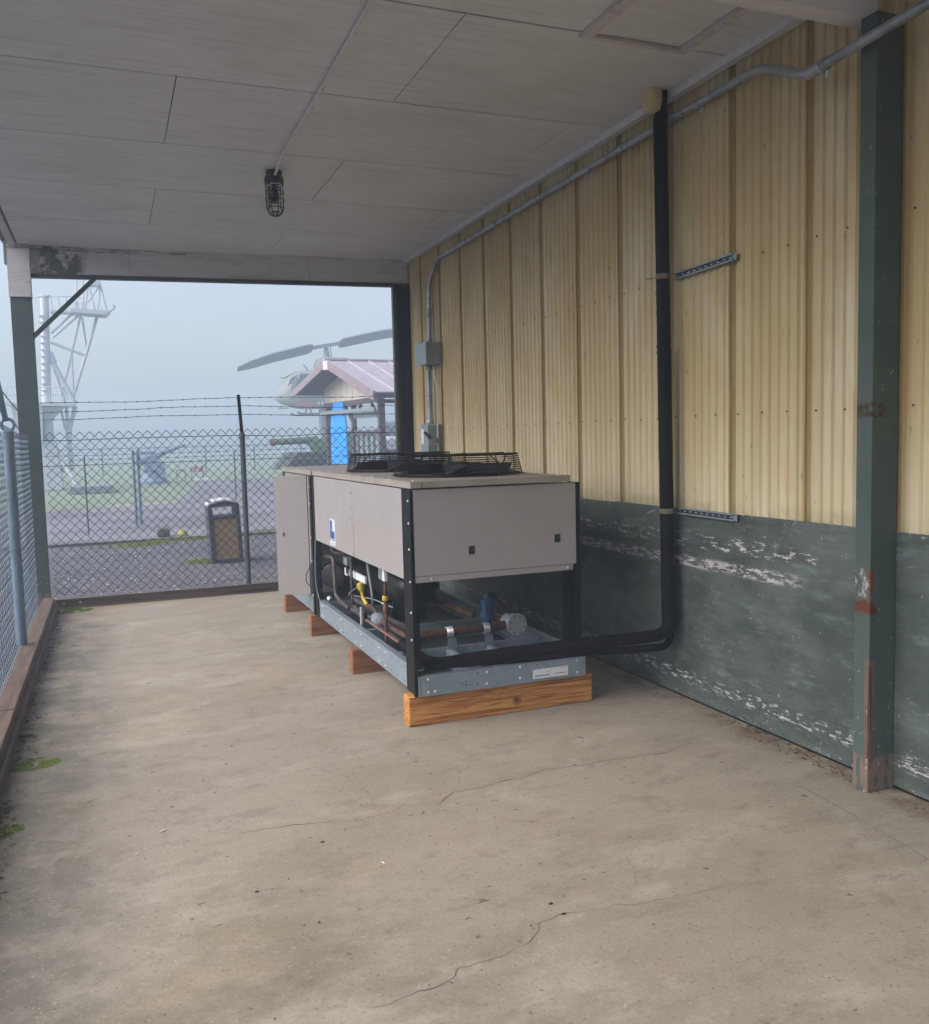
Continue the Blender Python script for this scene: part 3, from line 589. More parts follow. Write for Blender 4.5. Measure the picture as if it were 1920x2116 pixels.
# blue and white label on the second side panel
lab = P(MB().box(1.5855, 1.5875, 6.735, 6.905, .875, 1.078), 'label', 'label_white', 0, sp2)
P(MB().box(1.5840, 1.5850, 6.82, 6.895, .925, 1.068), 'label_band', 'label_blue', 0, sp2)
P(MB().box(1.5840, 1.5850, 6.75, 6.818, .925, .985), 'label_band', 'label_blue', 0, sp2)
mb = MB()
for k in range(5): mb.box(1.5828, 1.5838, 6.755, 6.885, .932+.011*k, .9365+.011*k)
for k in range(3): mb.box(1.5828, 1.5838, 6.83, 6.885, 1.02+.016*k, 1.026+.016*k)
mb.box(1.5832, 1.5852, 6.75, 6.895, .912, .918); mb.box(1.5832, 1.5852, 6.75, 6.85, .888, .891)
P(mb, 'label_print', 'label_navy', 0, sp2)
# rear electrical section and the open door
P(MB().box(1.605, 2.65, 7.78, 8.858, .346, 1.392), 'control_cabinet', 'cabinet_paint', .003)
P(MB().box(1.592, 1.603, 7.70, 7.76, .62, 1.392), 'hinge_flange', 'cabinet_paint', .002)
dr = MB(); a = Vector((1.59, 7.745, 0)); b_ = Vector((1.338, 7.90, 0)); d = (b_-a).normalized(); nn = Vector((-d.y, d.x, 0))*.011
dr.hexa([a-nn+Vector((0, 0, .345)), b_-nn+Vector((0, 0, .345)), b_+nn+Vector((0, 0, .345)), a+nn+Vector((0, 0, .345))],
        [a-nn+Vector((0, 0, 1.39)), b_-nn+Vector((0, 0, 1.39)), b_+nn+Vector((0, 0, 1.39)), a+nn+Vector((0, 0, 1.39))])
dr = P(dr, 'open_door', 'cabinet_paint', .003)
c = a.lerp(b_, .72)-nn*1.0; 
nf = -nn.normalized()
if nf.y > 0: nf = -nf
c = a.lerp(b_, .78)+nf*.0125
P(MB().bar(c+Vector((0, 0, .865)), c+Vector((0, 0, .895)), .018, .004, (1, 0, 0)), 'latch', 'dark_void', 0, dr)
for t_, z in ((.80, 1.372), (.72, 1.372), (.9, 1.235), (.9, 1.21), (.9, 1.19), (.8, .55), (.8, .53)):
    cc = a.lerp(b_, t_)+nf*.0115; P(MB().lathe(cc+Vector((0, 0, z)), [(.004, 0), (.003, .002)], 6, nf), 'rivet', 'zinc', 0, dr)
# lid
for y0, y1, x0 in ((4.826, 6.158, 1.580), (6.163, 7.470, 1.580), (7.476, 8.88, 1.572)):
    l = MB(); l.box(x0, 2.605, y0, y1, 1.432, 1.441); l.box(x0, x0+.004, y0+.001, y1-.001, 1.402, 1.4315)
    if y0 < 5: l.box(x0+.006, 1.648, y0, y0+.004, 1.404, 1.4315); l.box(1.654, 2.605, y0, y0+.004, 1.404, 1.4315)
    P(l, 'lid', 'lid_paint', .0015)
for y in (8.55, 8.25, 7.9, 7.3, 6.9, 6.3, 6.05, 5.7, 5.3): bolt(1.61, y, 1.441, (0, 0, 1))
bolt(1.605, 4.85, 1.441, (0, 0, 1)); bolt(2.54, 4.86, 1.441, (0, 0, 1))
# fans
def fan(cy_, cx=2.135):
    f = P(MB().ring((cx, cy_, 1.452), .382, .012, 40, 8), 'fan_shroud', 'black_paint')
    P(MB().lathe((cx, cy_, 1.4405), [(.376, 0), (.376, .002)], 36), 'fan_opening', 'dark_void', 0, f)
    P(MB().lathe((cx, cy_, 1.444), [(.10, 0), (.10, .065), (.085, .08), (.03, .085)], 20), 'fan_motor', 'compressor_black', 0, f)
    for k in range(5):
        a0 = 2*math.pi*k/5+.3; mb = MB(); vs = []
        for i in range(7):
            r_ = .10+.262*i/6; sp_ = .30-.02*i
            for s_ in (0, 1):
                an = a0+(s_*2-1)*sp_+i*.05; vs.append((cx+r_*math.cos(an), cy_+r_*math.sin(an), 1.458+s_*.055))
        vs2 = [(x, y, z+.005) for x, y, z in vs]
        n = len(vs); fs = [(2*i, 2*i+1, 2*i+3, 2*i+2) for i in range(6)]
        fs2 = [tuple(n+j for j in reversed(q_)) for q_ in fs]
        edge = []
        for i in range(6): edge += [(2*i, 2*i+2, n+2*i+2, n+2*i), (2*i+1, n+2*i+1, n+2*i+3, 2*i+3)]
        mb.add(vs+vs2, fs+fs2+edge+[(0, n, n+1, 1), (12, 13, n+13, n+12)]); P(mb, 'fan_blade', 'compressor_black', 0, f)
    g_ = P(MB().ring((cx, cy_, 1.447), .420, .0035, 44, 5), 'fan_guard', 'black_wire')
    for i in range(10):
        t = i/9; P(MB().ring((cx, cy_, 1.452+.120*t), .418-.022*t**1.5, .0021 if i < 9 else .0035, 44, 4), 'guard_ring', 'black_wire', 0, g_)
    for i in range(8):
        r_ = .382-.045*i; P(MB().ring((cx, cy_, 1.574), r_, .0022, 36, 4), 'guard_ring', 'black_wire', 0, g_)
    for k in range(8):
        an = 2*math.pi*(k+.35)/8; ca, sa = math.cos(an), math.sin(an)
        P(MB().tube([(cx+.44*ca, cy_+.44*sa, 1.445), (cx+.424*ca, cy_+.424*sa, 1.452), (cx+.396*ca, cy_+.396*sa, 1.577), (cx+.05*ca, cy_+.05*sa, 1.577)], .0042, 5), 'guard_rib', 'black_wire', 0, g_)
        if k % 2 == 0:
            a2 = an+.33; P(MB().tube([(cx+.424*ca, cy_+.424*sa, 1.455), (cx+.376*math.cos(a2), cy_+.376*math.sin(a2), 1.574)], .004, 5), 'guard_rib', 'black_wire', 0, g_)
fan(5.51); fan(6.76)
# receiver tank
tk = P(MB().lathe((1.99, 5.92, .615), [(.004, 0), (.06, .008), (.105, .03), (.135, .065), (.148, .11), (.15, .15), (.15, 1.30), (.13, 1.36), (.06, 1.4)], 28, 'y'), 'receiver_tank', 'tank_black')
P(MB().box(1.88, 2.15, 6.25, 6.27, .34, .49), 'tank_saddle', 'black_paint', 0, tk)
P(MB().box(1.88, 2.15, 7.0, 7.02, .34, .49), 'tank_saddle', 'black_paint', 0, tk)
P(MB().bar((1.75, 6.2, .33), (1.90, 6.24, .50), .012), 'tank_brace', 'black_paint', 0, tk)
# compressor
cm = P(MB().lathe((1.98, 7.02, .55), [(.10, 0), (.155, .01), (.17, .04), (.17, .10), (.15, .11), (.15, .40), (.17, .41), (.17, .48), (.12, .52)], 26, 'y'), 'compressor', 'compressor_black', .003)
P(MB().lathe((1.715, 7.40, .555), [(.098, 0), (.098, .012), (.09, .016), (.012, .020)], 24, (-.55, -1, 0)), 'end_cover', 'compressor_black', 0, cm)
P(MB().lathe((1.73, 7.435, .555), [(.112, 0), (.112, .03)], 24, (-.55, -1, 0)), 'end_flange', 'tank_black', 0, cm)
for k in range(8):
    an = k*math.pi/4+.2; e1 = Vector((1, -.55, 0)).normalized(); cc = Vector((1.705, 7.385, .555))+e1*(.083*math.cos(an))+Vector((0, 0, .083*math.sin(an)))
    P(MB().lathe(cc, [(.007, 0), (.007, .008)], 6, (-.55, -1, 0)), 'cover_bolt', 'compressor_black', 0, cm)
P(MB().box(1.72, 1.95, 7.0, 7.4, .68, .84), 'cylinder_head', 'compressor_black', .01, cm)
P(MB().box(1.70, 1.74, 6.86, 6.97, .70, .76), 'terminal_box', 'gray_paint', .003, cm)
P(MB().box(1.745, 1.76, 6.50, 6.96, .602, .655), 'rating_label', 'label_white', 0, cm)
P(MB().box(1.73, 1.745, 6.99, 7.06, .60, .66), 'rating_label', 'label_white', 0, cm)
P(MB().box(1.665, 1.685, 5.70, 5.76, .74, .82), 'rating_label', 'label_white', 0, cm)
P(MB().box(1.67, 1.69, 5.79, 5.86, .74, .82), 'terminal_box', 'gray_paint', 0, cm)
P(MB().box(1.75, 2.45, 7.47, 7.49, .345, .87), 'rear_bulkhead', 'black_paint')
def pipe(pts, r, m_='old_pipe', name='pipe', rr=.05, par=None, n=10):
    return P(MB().tube(arc(pts, rr), r, n), name, m_, 0, par)
pipe([(1.67, 7.62, .70), (1.665, 7.17, .73), (1.665, 7.12, .42), (1.69, 6.8, .37)], .016)
pipe([(1.70, 7.35, .86), (1.68, 7.30, .78), (1.70, 7.2, .76), (1.78, 6.9, .80)], .012, rr=.06)
pipe([(1.78, 7.0, .36), (1.70, 6.6, .40), (1.70, 6.4, .355), (1.78, 6.1, .35)], .018, rr=.12)
pipe([(1.90, 6.9, .85), (1.74, 6.98, .80), (1.73, 7.0, .60), (1.80, 7.02, .5)], .009, 'tank_black', rr=.08)
pipe([(1.69, 6.62, .50), (1.75, 6.3, .52), (1.78, 5.9, .52)], .005, 'gray_paint', 'cable', .1)
pipe([(1.80, 6.95, .80), (1.72, 6.80, .79), (1.72, 6.80, .40), (1.80, 6.9, .36)], .012)
pipe([(1.74, 6.4, .80), (1.74, 6.28, .54), (1.76, 6.35, .44)], .011, 'gray_paint')
pipe([(1.68, 5.73, .86), (1.68, 5.75, .30)], .0115, 'copper')
vb = P(MB().lathe((1.68, 5.745, .60), [(.013, 0), (.022, .008), (.022, .03), (.013, .04)], 12), 'service_valve', 'yellow_brass')
P(MB().tube([(1.68, 5.745, .575), (1.68, 5.82, .575)], .007, 8), 'valve_stem', 'zinc', 0, vb)
P(MB().lathe((1.68, 5.745, .52), [(.013, 0), (.019, .008), (.019, .05), (.013, .06)], 12), 'valve_body', 'copper', 0, vb)
pipe([(1.72, 7.3, .345), (1.70, 6.5, .375), (1.68, 5.95, .40)], .013, rr=.1)
P(MB().lathe((1.665, 7.31, .36), [(.022, 0), (.024, .02), (.022, .03)], 12, (-.5, 1, .6)), 'pipe_cap', 'zinc')
yv = P(MB().lathe((1.68, 6.32, .53), [(.012, 0), (.012, .05), (.02, .06), (.026, .075), (.026, .105), (.018, .115), (.006, .118)], 14, (-.15, .1, 1)), 'expansion_valve', 'yellow_brass')
P(MB().tube([(1.68, 6.32, .53), (1.69, 6.26, .49)], .014, 10), 'valve_body', 'yellow_brass', 0, yv)
P(MB().box(1.64, 1.665, 6.16, 6.20, .40, .46), 'solenoid_coil', 'tank_black', .003)
P(MB().box(1.645, 1.66, 6.27, 6.30, .34, .47), 'bracket', 'zinc', .002)
pipe([(1.69, 6.25, .49), (1.70, 6.1, .49), (1.70, 5.98, .45)], .012, 'copper')
fl = P(MB().lathe((1.705, 6.08, .425), [(.016, 0), (.045, .02), (.047, .03), (.047, .13), (.045, .14), (.016, .16)], 18, (.0, -1, 0)), 'filter_drier', 'gray_paint')
pipe([(1.705, 5.93, .425), (1.72, 5.60, .415), (1.735, 5.43, .409)], .020, 'copper', rr=.1)
pipe([(1.655, 6.18, .40), (1.66, 5.9, .392), (1.675, 5.42, .378)], .008, 'bright_copper', rr=.1)
pipe([(1.69, 6.2, .39), (1.695, 5.9, .385), (1.69, 5.42, .378)], .011, 'copper', rr=.1)
P(MB().lathe((1.685, 5.42, .378), [(.014, 0), (.018, .01), (.018, .04), (.014, .05)], 12, (0, -1, 0)), 'coupling', 'bright_copper')
pipe([(1.80, 7.0, .40), (1.86, 6.3, .36), (1.9, 5.6, .36)], .022)
pipe([(1.78, 6.7, .33), (1.95, 6.0, .33), (1.72, 5.95, .35)], .010, 'gray_paint')
# loose wires
pipe([(1.583, 7.44, .86), (1.572, 7.46, .62), (1.576, 7.46, .45), (1.592, 7.40, .345)], .005, 'gray_paint', 'cable', .2)
pipe([(1.66, 6.35, .62), (1.64, 6.55, .54), (1.66, 6.68, .48), (1.70, 6.8, .5)], .004, 'gray_paint', 'cable', .2)
pipe([(1.57, 7.66, .60), (1.535, 7.68, .53), (1.54, 7.68, .46), (1.58, 7.67, .42)], .004, 'ink_dark', 'cable', .1)
# copper manifold with clamps, strainer and valve
mf = P(MB().tube([(1.72, 5.43, .408), (2.415, 5.43, .422)], .030, 16), 'manifold_pipe', 'copper')
for x in (2.015, 2.275):
    cl = MB()
    for dx in (-.018, -.012, -.006, 0, .006, .012, .018): cl.ring((x+dx, 5.43, .414), .033, .005, 20, 5, 'x')
    P(cl, 'pipe_clamp', 'zinc')
    P(MB().box(x-.03, x+.03, 5.375, 5.379, .300, .385).box(x-.03, x+.03, 5.380, 5.398, .300, .304), 'clamp_foot', 'galvanised')
st = P(MB().lathe((2.475, 5.50, .432), [(.06, 0), (.06, .13)], 24, (0, -1, 0)), 'strainer', 'alu_disc')
P(MB().lathe((2.475, 5.372, .432), [(.071, 0), (.073, .002), (.073, .012), (.071, .014)], 28, (0, -1, 0)), 'end_flange', 'alu_disc', 0, st)
for k in range(8):
    an = k*math.pi/4+.39; P(MB().lathe((2.475+.058*math.cos(an), 5.358, .432+.058*math.sin(an)), [(.005, 0), (.005, .006)], 6, (0, -1, 0)), 'flange_bolt', 'ink_dark', 0, st)
pipe([(2.30, 5.60, .45), (2.40, 5.56, .445), (2.46, 5.5, .44)], .022, 'copper')
bv = P(MB().lathe((2.345, 5.56, .385), [(.024, 0), (.03, .05), (.042, .075), (.053, .08), (.053, .092), (.046, .095), (.046, .175), (.052, .18), (.052, .20), (.034, .21), (.028, .235)], 16), 'solenoid_valve', 'blue_paint')
for k in range(6):
    an = k*math.pi/3; P(MB().bar((2.345+.049*math.cos(an), 5.56+.049*math.sin(an), .48), (2.345+.049*math.cos(an), 5.56+.049*math.sin(an), .56), .008), 'valve_stud', 'blue_paint', 0, bv)
pipe([(2.345, 5.56, .60), (2.355, 5.55, .64), (2.385, 5.52, .61), (2.42, 5.48, .53), (2.47, 5.45, .49)], .011, 'tank_black', 'cable', .03)
pipe([(2.12, 7.3, .52), (2.14, 6.6, .50), (2.27, 5.62, .47)], .022, 'copper', rr=.1)
P(MB().ring((2.14, 6.62, .50), .028, .006, 16, 5, 'y'), 'coupling', 'old_pipe')

# ------------------------------------------------------------ insulated pipes to the wall
ip = thing('insulated_pipe', 'thick black insulated pipe dropping from the ceiling down the yellow wall to the unit', 'pipe', (3.235, 4.76, .4))
wob = [(3.232, 4.775-(3.62-z)*.018+noise.noise(Vector((0, 0, z*1.3)))*.006, z) for z in [3.60, 3.3, 3.0, 2.65, 2.3, 2.0, 1.7, 1.4, 1.1, .8, .6]]
pts = arc(wob+[(3.228, 4.715, .418), (3.05, 4.745, .405), (2.6, 4.83, .388), (2.2, 4.885, .372), (1.95, 4.912, .358), (1.72, 4.93, .345), (1.685, 5.10, .36), (1.69, 5.40, .378)], .13, 8)
n_ = len(pts)
rad = [(.0405 if p_.z > .5 else .036)*(1+.03*noise.noise(Vector((p_.x*9, p_.y*9, p_.z*7)))) for p_ in pts]
pts_full = []
for a, b in zip(pts[:-1], pts[1:]):
    k = max(1, int((b-a).length/.03))
    for i in range(k): pts_full.append(a.lerp(b, i/k))
pts_full.append(pts[-1])
rad = [(.0425 if p_.z > .5 else .039)*(1+.05*noise.noise(Vector((p_.x*9, p_.y*9, p_.z*11)))+(.05*noise.noise(Vector((3, 0, p_.z*55))) if 1.55 < p_.z < 2.25 else 0)) for p_ in pts_full]
MB().tube(pts_full, rad, 18).build('insulation', 'rubber_foam', ip)
MB().tube([(3.236, 4.775, 3.59), (3.236, 4.775, 3.75)], .040, 14).build('riser_end', 'rubber_foam', ip)
bl = MB().lathe((3.175, 4.775, 3.62), [(.02, 0), (.05, .015), (.062, .05), (.058, .09), (.066, .12), (.06, .128)], 14)
bl.v = [tuple(Vector(v)+Vector((noise.noise(Vector(v)*30), noise.noise(Vector(v)*30+Vector((5, 0, 0))), 0))*.018) for v in bl.v]
o = bl.build('spray_foam', 'foam_cream'); tag(o, 'cream spray foam plug where the black pipe meets the ceiling', 'foam')
i2 = thing('insulated_pipe', 'thinner black insulated pipe behind and below the thick one, turning low along the wall', 'pipe', (3.29, 4.80, .35))
pts = arc([(3.285, 4.79, 2.2), (3.285, 4.785, .318), (3.05, 4.81, .315), (2.6, 4.865, .312+.018), (2.2, 4.885, .33), (1.90, 4.935, .33)], .07, 8)
MB().tube(pts, .0245, 12).build('insulation', 'rubber_foam', i2)
rn = random.Random(12); sm = MB(); z = 1.25
while z < 2.55:
    L = rn.uniform(.012, .05); x = 3.2335-.0415; y_ = 4.775-(3.62-z)*.018+.008+rn.uniform(-.004, .006)
    sm.bar((x+.002, y_, z), (x+rn.uniform(-.001, .003), y_+rn.uniform(-.003, .012), z+L), rn.uniform(.003, .007), .004, (0, 1, 0)); z += L+rn.uniform(.004, .05)
sm.build('seam_tape', 'barb_wire', ip)
def strut(label, ya, za, yb, zb):
    t = thing('pipe_strut', label, 'strut', (3.32, (ya+yb)/2, (za+zb)/2), 'slotted struts holding the black pipe')
    a, b = Vector((3.313, ya, za)), Vector((3.313, yb, zb)); d = (b-a).normalized(); up_ = Vector((1, 0, 0)).cross(d)
    if up_.z < 0: up_ = -up_
    MB().bar(a-Vector((-.010, 0, 0)), b-Vector((-.010, 0, 0)), .004, .040, up_.cross(d)).build('channel_back', 'galvanised', t) if 0 else None
    MB().hexa(*[[a+Vector((.008, 0, 0))*s+up_*u for s, u in ((0, -.02), (1, -.02), (1, .02), (0, .02))], [b+Vector((.008, 0, 0))*s+up_*u for s, u in ((0, -.02), (1, -.02), (1, .02), (0, .02))]]).build('channel_back', 'dark_steel', t)
    for u0, u1 in ((-.021, -.012), (.012, .021)):
        MB().hexa([a+Vector((x, 0, 0))+up_*u for x, u in ((-.016, u0), (-.001, u0), (-.001, u1), (-.016, u1))], [b+Vector((x, 0, 0))+up_*u for x, u in ((-.016, u0), (-.001, u0), (-.001, u1), (-.016, u1))]).build('channel_lip', 'galvanised', t)
    L = (b-a).length; n = int(L/.055)
    for i in range(n):
        c = a+d*(i+.5)*L/n+Vector((-.003, 0, 0)); MB().bar(c-d*.008, c+d*.008, .006, .012, (1, 0, 0)).build('slot_rung', 'zinc', t)
    MB().bar(b+d*.001-up_*.02, b+d*.001+up_*.02, .034, .005, (1, 0, 0)).build('end_cap', 'galvanised', t)
    # band clamp round the pipe
    cl = MB().ring((3.232, 4.775-(3.62-za)*.018, za), .0445, .003, 22, 4)
    for z_ in (-.012, -.006, 0, .006, .012): cl.ring((3.232, 4.775-(3.62-za)*.018, za+z_), .0440, .0035, 22, 4)
    cl.build('band_clamp', 'strap', t)
    MB().tube([(3.19, 4.80, za), (3.14, 4.80, za-.012)], .005, 6).build('clamp_bolt', 'zinc', t)
strut('upper slotted strut sloping up from the black pipe across the yellow panels', 4.74, 2.641, 4.178, 2.655)
strut('lower slotted strut level along the top of the green plywood', 4.73, 1.196, 4.172, 1.190)

# ------------------------------------------------------------ steel conduit along the wall
cd_ = thing('electrical_conduit', 'long grey steel conduit running under the ceiling along the yellow wall', 'conduit', (3.28, 6, 3.58))
cp_ = arc([(3.10, 2.2, 3.37), (3.125, 3.124, 3.345), (3.13, 3.43, 3.335), (3.285, 3.93, 3.58), (3.29, 4.74, 3.585), (3.29, 8.92, 3.555), (3.29, 9.20, 3.36), (3.29, 9.235, 2.70)], .12, 8)
MB().tube(cp_, .0235, 14).build('tube', 'galv_pipe', cd_)
def cl_y(y, z, x=3.29, nm='conduit_strap', hang=1):
    s_ = MB().ring((x, y, z), .0255, .004, 16, 5, 'y').build(nm, 'galv_pipe', cd_)
    if hang: MB().box(x+.004, x+.010, y-.010, y+.010, z-.058, z-.026).build('strap_ear', 'zinc', s_)
for y, z in ((4.45, 3.584), (5.22, 3.581), (6.0, 3.576), (6.5, 3.572), (7.0, 3.569), (7.35, 3.566), (7.7, 3.563), (8.25, 3.56), (8.75, 3.556), (8.3, 3.56)):
    cl_y(y, z, hang=(y in (4.45, 5.22, 7.0, 8.25)))
cl_y(3.30, 3.338, 3.127)
for c, ln, d in (((3.127, 3.42, 3.337), .10, (0, -1, 0)), ((3.29, 5.36, 3.581), .09, (0, -1, 0)), ((3.29, 8.32, 3.56), .09, (0, -1, 0)), ((3.29, 9.22, 2.98), .10, (0, 0, 1)), ((3.29, 9.235, 2.70), .06, (0, 0, 1))):
    MB().lathe(c, [(.026, 0), (.031, .004), (.031, .024), (.027, .03), (.027, ln-.03), (.031, ln-.024), (.031, ln-.004), (.026, ln)], 12, d).build('coupling', 'galv_pipe', cd_)
jb = thing('junction_box', 'grey steel junction box on the conduit high on the yellow wall', 'electrical box', (3.25, 9.2, 2.6))
B(3.165, 3.335, 8.99, 9.32, 2.475, 2.70).build('box', 'box_gray', jb, bev=.003)
B(3.158, 3.1645, 8.985, 9.325, 2.47, 2.705).build('cover', 'box_gray', jb, bev=.002)
c2 = thing('electrical_conduit', 'short vertical conduit joining the junction box and the switch below', 'conduit', (3.28, 9.22, 2.1))
MB().tube([(3.27, 9.22, 1.85), (3.27, 9.23, 2.475)], .030, 14).build('tube', 'galv_pipe', c2)
for z in (1.845, 2.42): MB().lathe((3.27, 9.22, z), [(.036, 0), (.040, .006), (.040, .02), (.036, .026), (.036, .05)], 12).build('coupling', 'galv_pipe', c2)
MB().ring((3.27, 9.225, 2.15), .031, .003, 14, 4).build('conduit_strap', 'dark_steel', c2)
o = MB().tube(arc([(3.285, 9.12, 2.475), (3.285, 9.08, 2.33), (3.29, 9.03, 2.2), (3.29, 9.05, 1.9), (3.28, 9.03, 1.47)], .12), .009, 8).build('white_cable', 'white_plastic'); tag(o, 'thin white cable looping down beside the short conduit', 'cable')
ds = thing('disconnect_switch', 'grey safety switch box with a side lever just above the fans', 'switch', (3.24, 9.2, 1.4))
B(3.185, 3.335, 9.05, 9.28, 1.40, 1.835).build('box', 'box_gray', ds, bev=.003)
B(3.178, 3.1845, 9.045, 9.285, 1.395, 1.84).build('door', 'box_gray', ds, bev=.002)
B(3.175, 3.1775, 9.18, 9.27, 1.63, 1.79).build('warning_label', 'label_white', ds)
lv = MB().lathe((3.24, 9.049, 1.64), [(.062, 0), (.062, .02), (.05, .026)], 20, (0, -1, 0)).build('lever_plate', 'gray_paint', ds)
MB().bar((3.20, 9.03, 1.69), (3.13, 9.03, 1.755), .026, .02, (0, 1, 0)).build('lever', 'ink_dark', ds)
MB().lathe((3.275, 9.03, 1.62), [(.014, 0), (.012, .01)], 10, (0, -1, 0)).build('pivot', 'zinc', ds)

# ------------------------------------------------------------ ceiling lamp and its conduit
lc = thing('ceiling_conduit', 'thin painted conduit along the ceiling leading to the caged lamp', 'conduit', (1.27, 5, 3.735))
MB().tube(arc([(1.25, 2.4, 3.735), (1.257, 4.24, 3.735), (1.272, 6.72, 3.735), (1.283, 6.86, 3.72), (1.283, 7.0, 3.70)], .05), .011, 8).build('tube', 'ceiling_paint', lc)
for y in (4.55, 5.30, 5.6, 6.72): MB().lathe((1.252+.007*(y-3), y, 3.735), [(.012, 0), (.0165, .004), (.0165, .03), (.012, .034)], 10, 'y').build('coupling', 'ceiling_paint', lc)
la = thing('caged_lamp', 'unlit jelly jar lamp in a black wire cage under the ceiling', 'lamp', (1.285, 7.04, 3.74))
MB().lathe((1.285, 7.04, 3.655), [(.060, 0), (.072, .004), (.074, .03), (.068, .05), (.060, .056), (.060, .092)], 20).build('socket_housing', 'lamp_black', la)
MB().lathe((1.285, 7.04, 3.425), [(.001, 0), (.030, .006), (.048, .025), (.054, .06), (.054, .225), (.050, .229)], 18).build('glass_jar', 'jar_glass', la)
MB().lathe((1.285, 7.04, 3.50), [(.001, 0), (.022, .01), (.030, .03), (.030, .07), (.018, .11), (.016, .15)], 14).build('bulb', 'bulb', la)
cg = MB().ring((1.285, 7.04, 3.645), .068, .0045, 24, 5).build('cage', 'lamp_black', la)
for z, r_ in ((3.59, .069), (3.53, .069), (3.47, .066)): MB().ring((1.285, 7.04, z), r_, .0038, 24, 5).build('cage_ring', 'lamp_black', cg)
for k in range(4):
    an = math.pi*k/4+.2; ca, sa = math.cos(an), math.sin(an)
    MB().tube([(1.285+x*ca, 7.04+x*sa, z) for x, z in ((.068, 3.65), (.070, 3.53), (.067, 3.47), (.052, 3.435), (.028, 3.415), (0, 3.410), (-.028, 3.415), (-.052, 3.435), (-.067, 3.47), (-.070, 3.53), (-.068, 3.65))], .004, 5).build('cage_bar', 'lamp_black', cg)

# ------------------------------------------------------------ moss, litter and chips on the slab
def clump(name, cx, cy_, rx, ry, n, hgt, mt, seed, label):
    rn = random.Random(seed); mb = MB()
    for _ in range(n):
        a = rn.uniform(0, 6.28); q_ = rn.random()**.55; x = cx+rx*q_*math.cos(a); y = cy_+ry*q_*math.sin(a)
        if noise.noise(Vector((x*14, y*14, seed))) < -.12: continue
        x = max(x, -.57) if abs(cx+.45) < .3 else x
        r_ = rn.uniform(.004, .012); h = hgt*rn.uniform(.3, 1)*(1-q_*.6)
        vs = [(x+r_*math.cos(t+a), y+r_*math.sin(t+a), .0005) for t in (0, 1.26, 2.51, 3.77, 5.03)]+[(x+rn.uniform(-.003, .003), y, h)]
        mb.add(vs, [(i, (i+1) % 5, 5) for i in range(5)])
    o = mb.build(name, mt, smooth=True); return tag(o, label, 'moss', None, 'stuff')
clump('moss_patch', -.44, 10.02, .20, .14, 2600, .022, 'moss', 1, 'bright green moss in the far left corner of the concrete floor')
clump('moss_patch', -.46, 5.2, .13, .10, 1000, .010, 'moss', 2, 'olive moss patch on the floor beside the left curb halfway')
clump('moss_patch', -.50, 4.32, .06, .06, 300, .006, 'moss', 3, 'small moss patch at the left floor edge nearest the camera')
def leaves(name, spots, n, seed, label, sx=.05, sy=.3, mt='litter', sz=(.006, .02)):
    rn = random.Random(seed); mb = MB()
    for _ in range(n):
        cx, cy_ = rn.choice(spots); x = cx+rn.gauss(0, sx); y = cy_+rn.gauss(0, sy)
        if x < -.565 or x > 3.322 or y > 10.15: continue
        L = rn.uniform(*sz); wd = L*rn.uniform(.2, .5); a = rn.uniform(0, 6.28); d = Vector((math.cos(a), math.sin(a), 0)); e = Vector((-d.y, d.x, 0)); c = Vector((x, y, .002))
        z = Vector((0, 0, 1))
        mb.add([c-d*L, c+e*wd+z*rn.uniform(.001, .006), c+d*L+z*rn.uniform(0, .005), c-e*wd+z*rn.uniform(0, .004), c+z*rn.uniform(.003, .009)], [(0, 3, 4), (3, 2, 4), (2, 1, 4), (1, 0, 4), (0, 1, 2, 3)])
    return tag(mb.build(name, mt, smooth=False), label, 'litter', None, 'stuff')
leaves('leaf_litter', [(-.54, 8.1), (-.54, 7.6), (-.54, 6.2), (-.53, 5.6), (-.54, 9.0), (-.52, 4.4), (-.5, 3.6)], 420, 4, 'dry leaf litter along the left curb', .028, .25)
leaves('leaf_litter', [(3.26, 3.5), (3.25, 3.3), (3.29, 4.0), (3.28, 2.8), (3.29, 3.8)], 300, 5, 'brown litter gathered at the foot of the green plywood wall', .035, .16, sz=(.002, .011))
leaves('floor_crumbs', [(1, 3), (1.5, 4), (2.3, 3.2), (.3, 4), (2.4, 4.2), (.8, 6), (1.9, 2.6), (.6, 2.4)], 240, 6, 'tiny dark crumbs scattered over the concrete floor', .6, .7, 'ink_dark', (.0018, .0055))
for k, (x, y, L, a) in enumerate(((.13, 4.02, .02, .4), (-.10, 4.93, .011, 1.1), (.02, 3.83, .009, .3), (.93, 3.33, .012, 2.0))):
    MB_ = MB().add([(x-L*math.cos(a), y-L*math.sin(a), .002), (x+.3*L*math.sin(a), y-.3*L*math.cos(a), .004), (x+L*math.cos(a), y+L*math.sin(a), .006), (x-.35*L*math.sin(a), y+.35*L*math.cos(a), .005), (x, y, .009)], [(0, 1, 4), (1, 2, 4), (2, 3, 4), (3, 0, 4), (3, 2, 1, 0)])
    o = MB_.build('paint_chip', 'pale_chip'); tag(o, ['largest pale chip on the left part of the floor', 'pale chip on the floor farther back toward the far fence', 'small pale chip just right behind the largest chip', 'pale chip near the middle of the floor'][k], 'chip', 'pale chips on the floor')
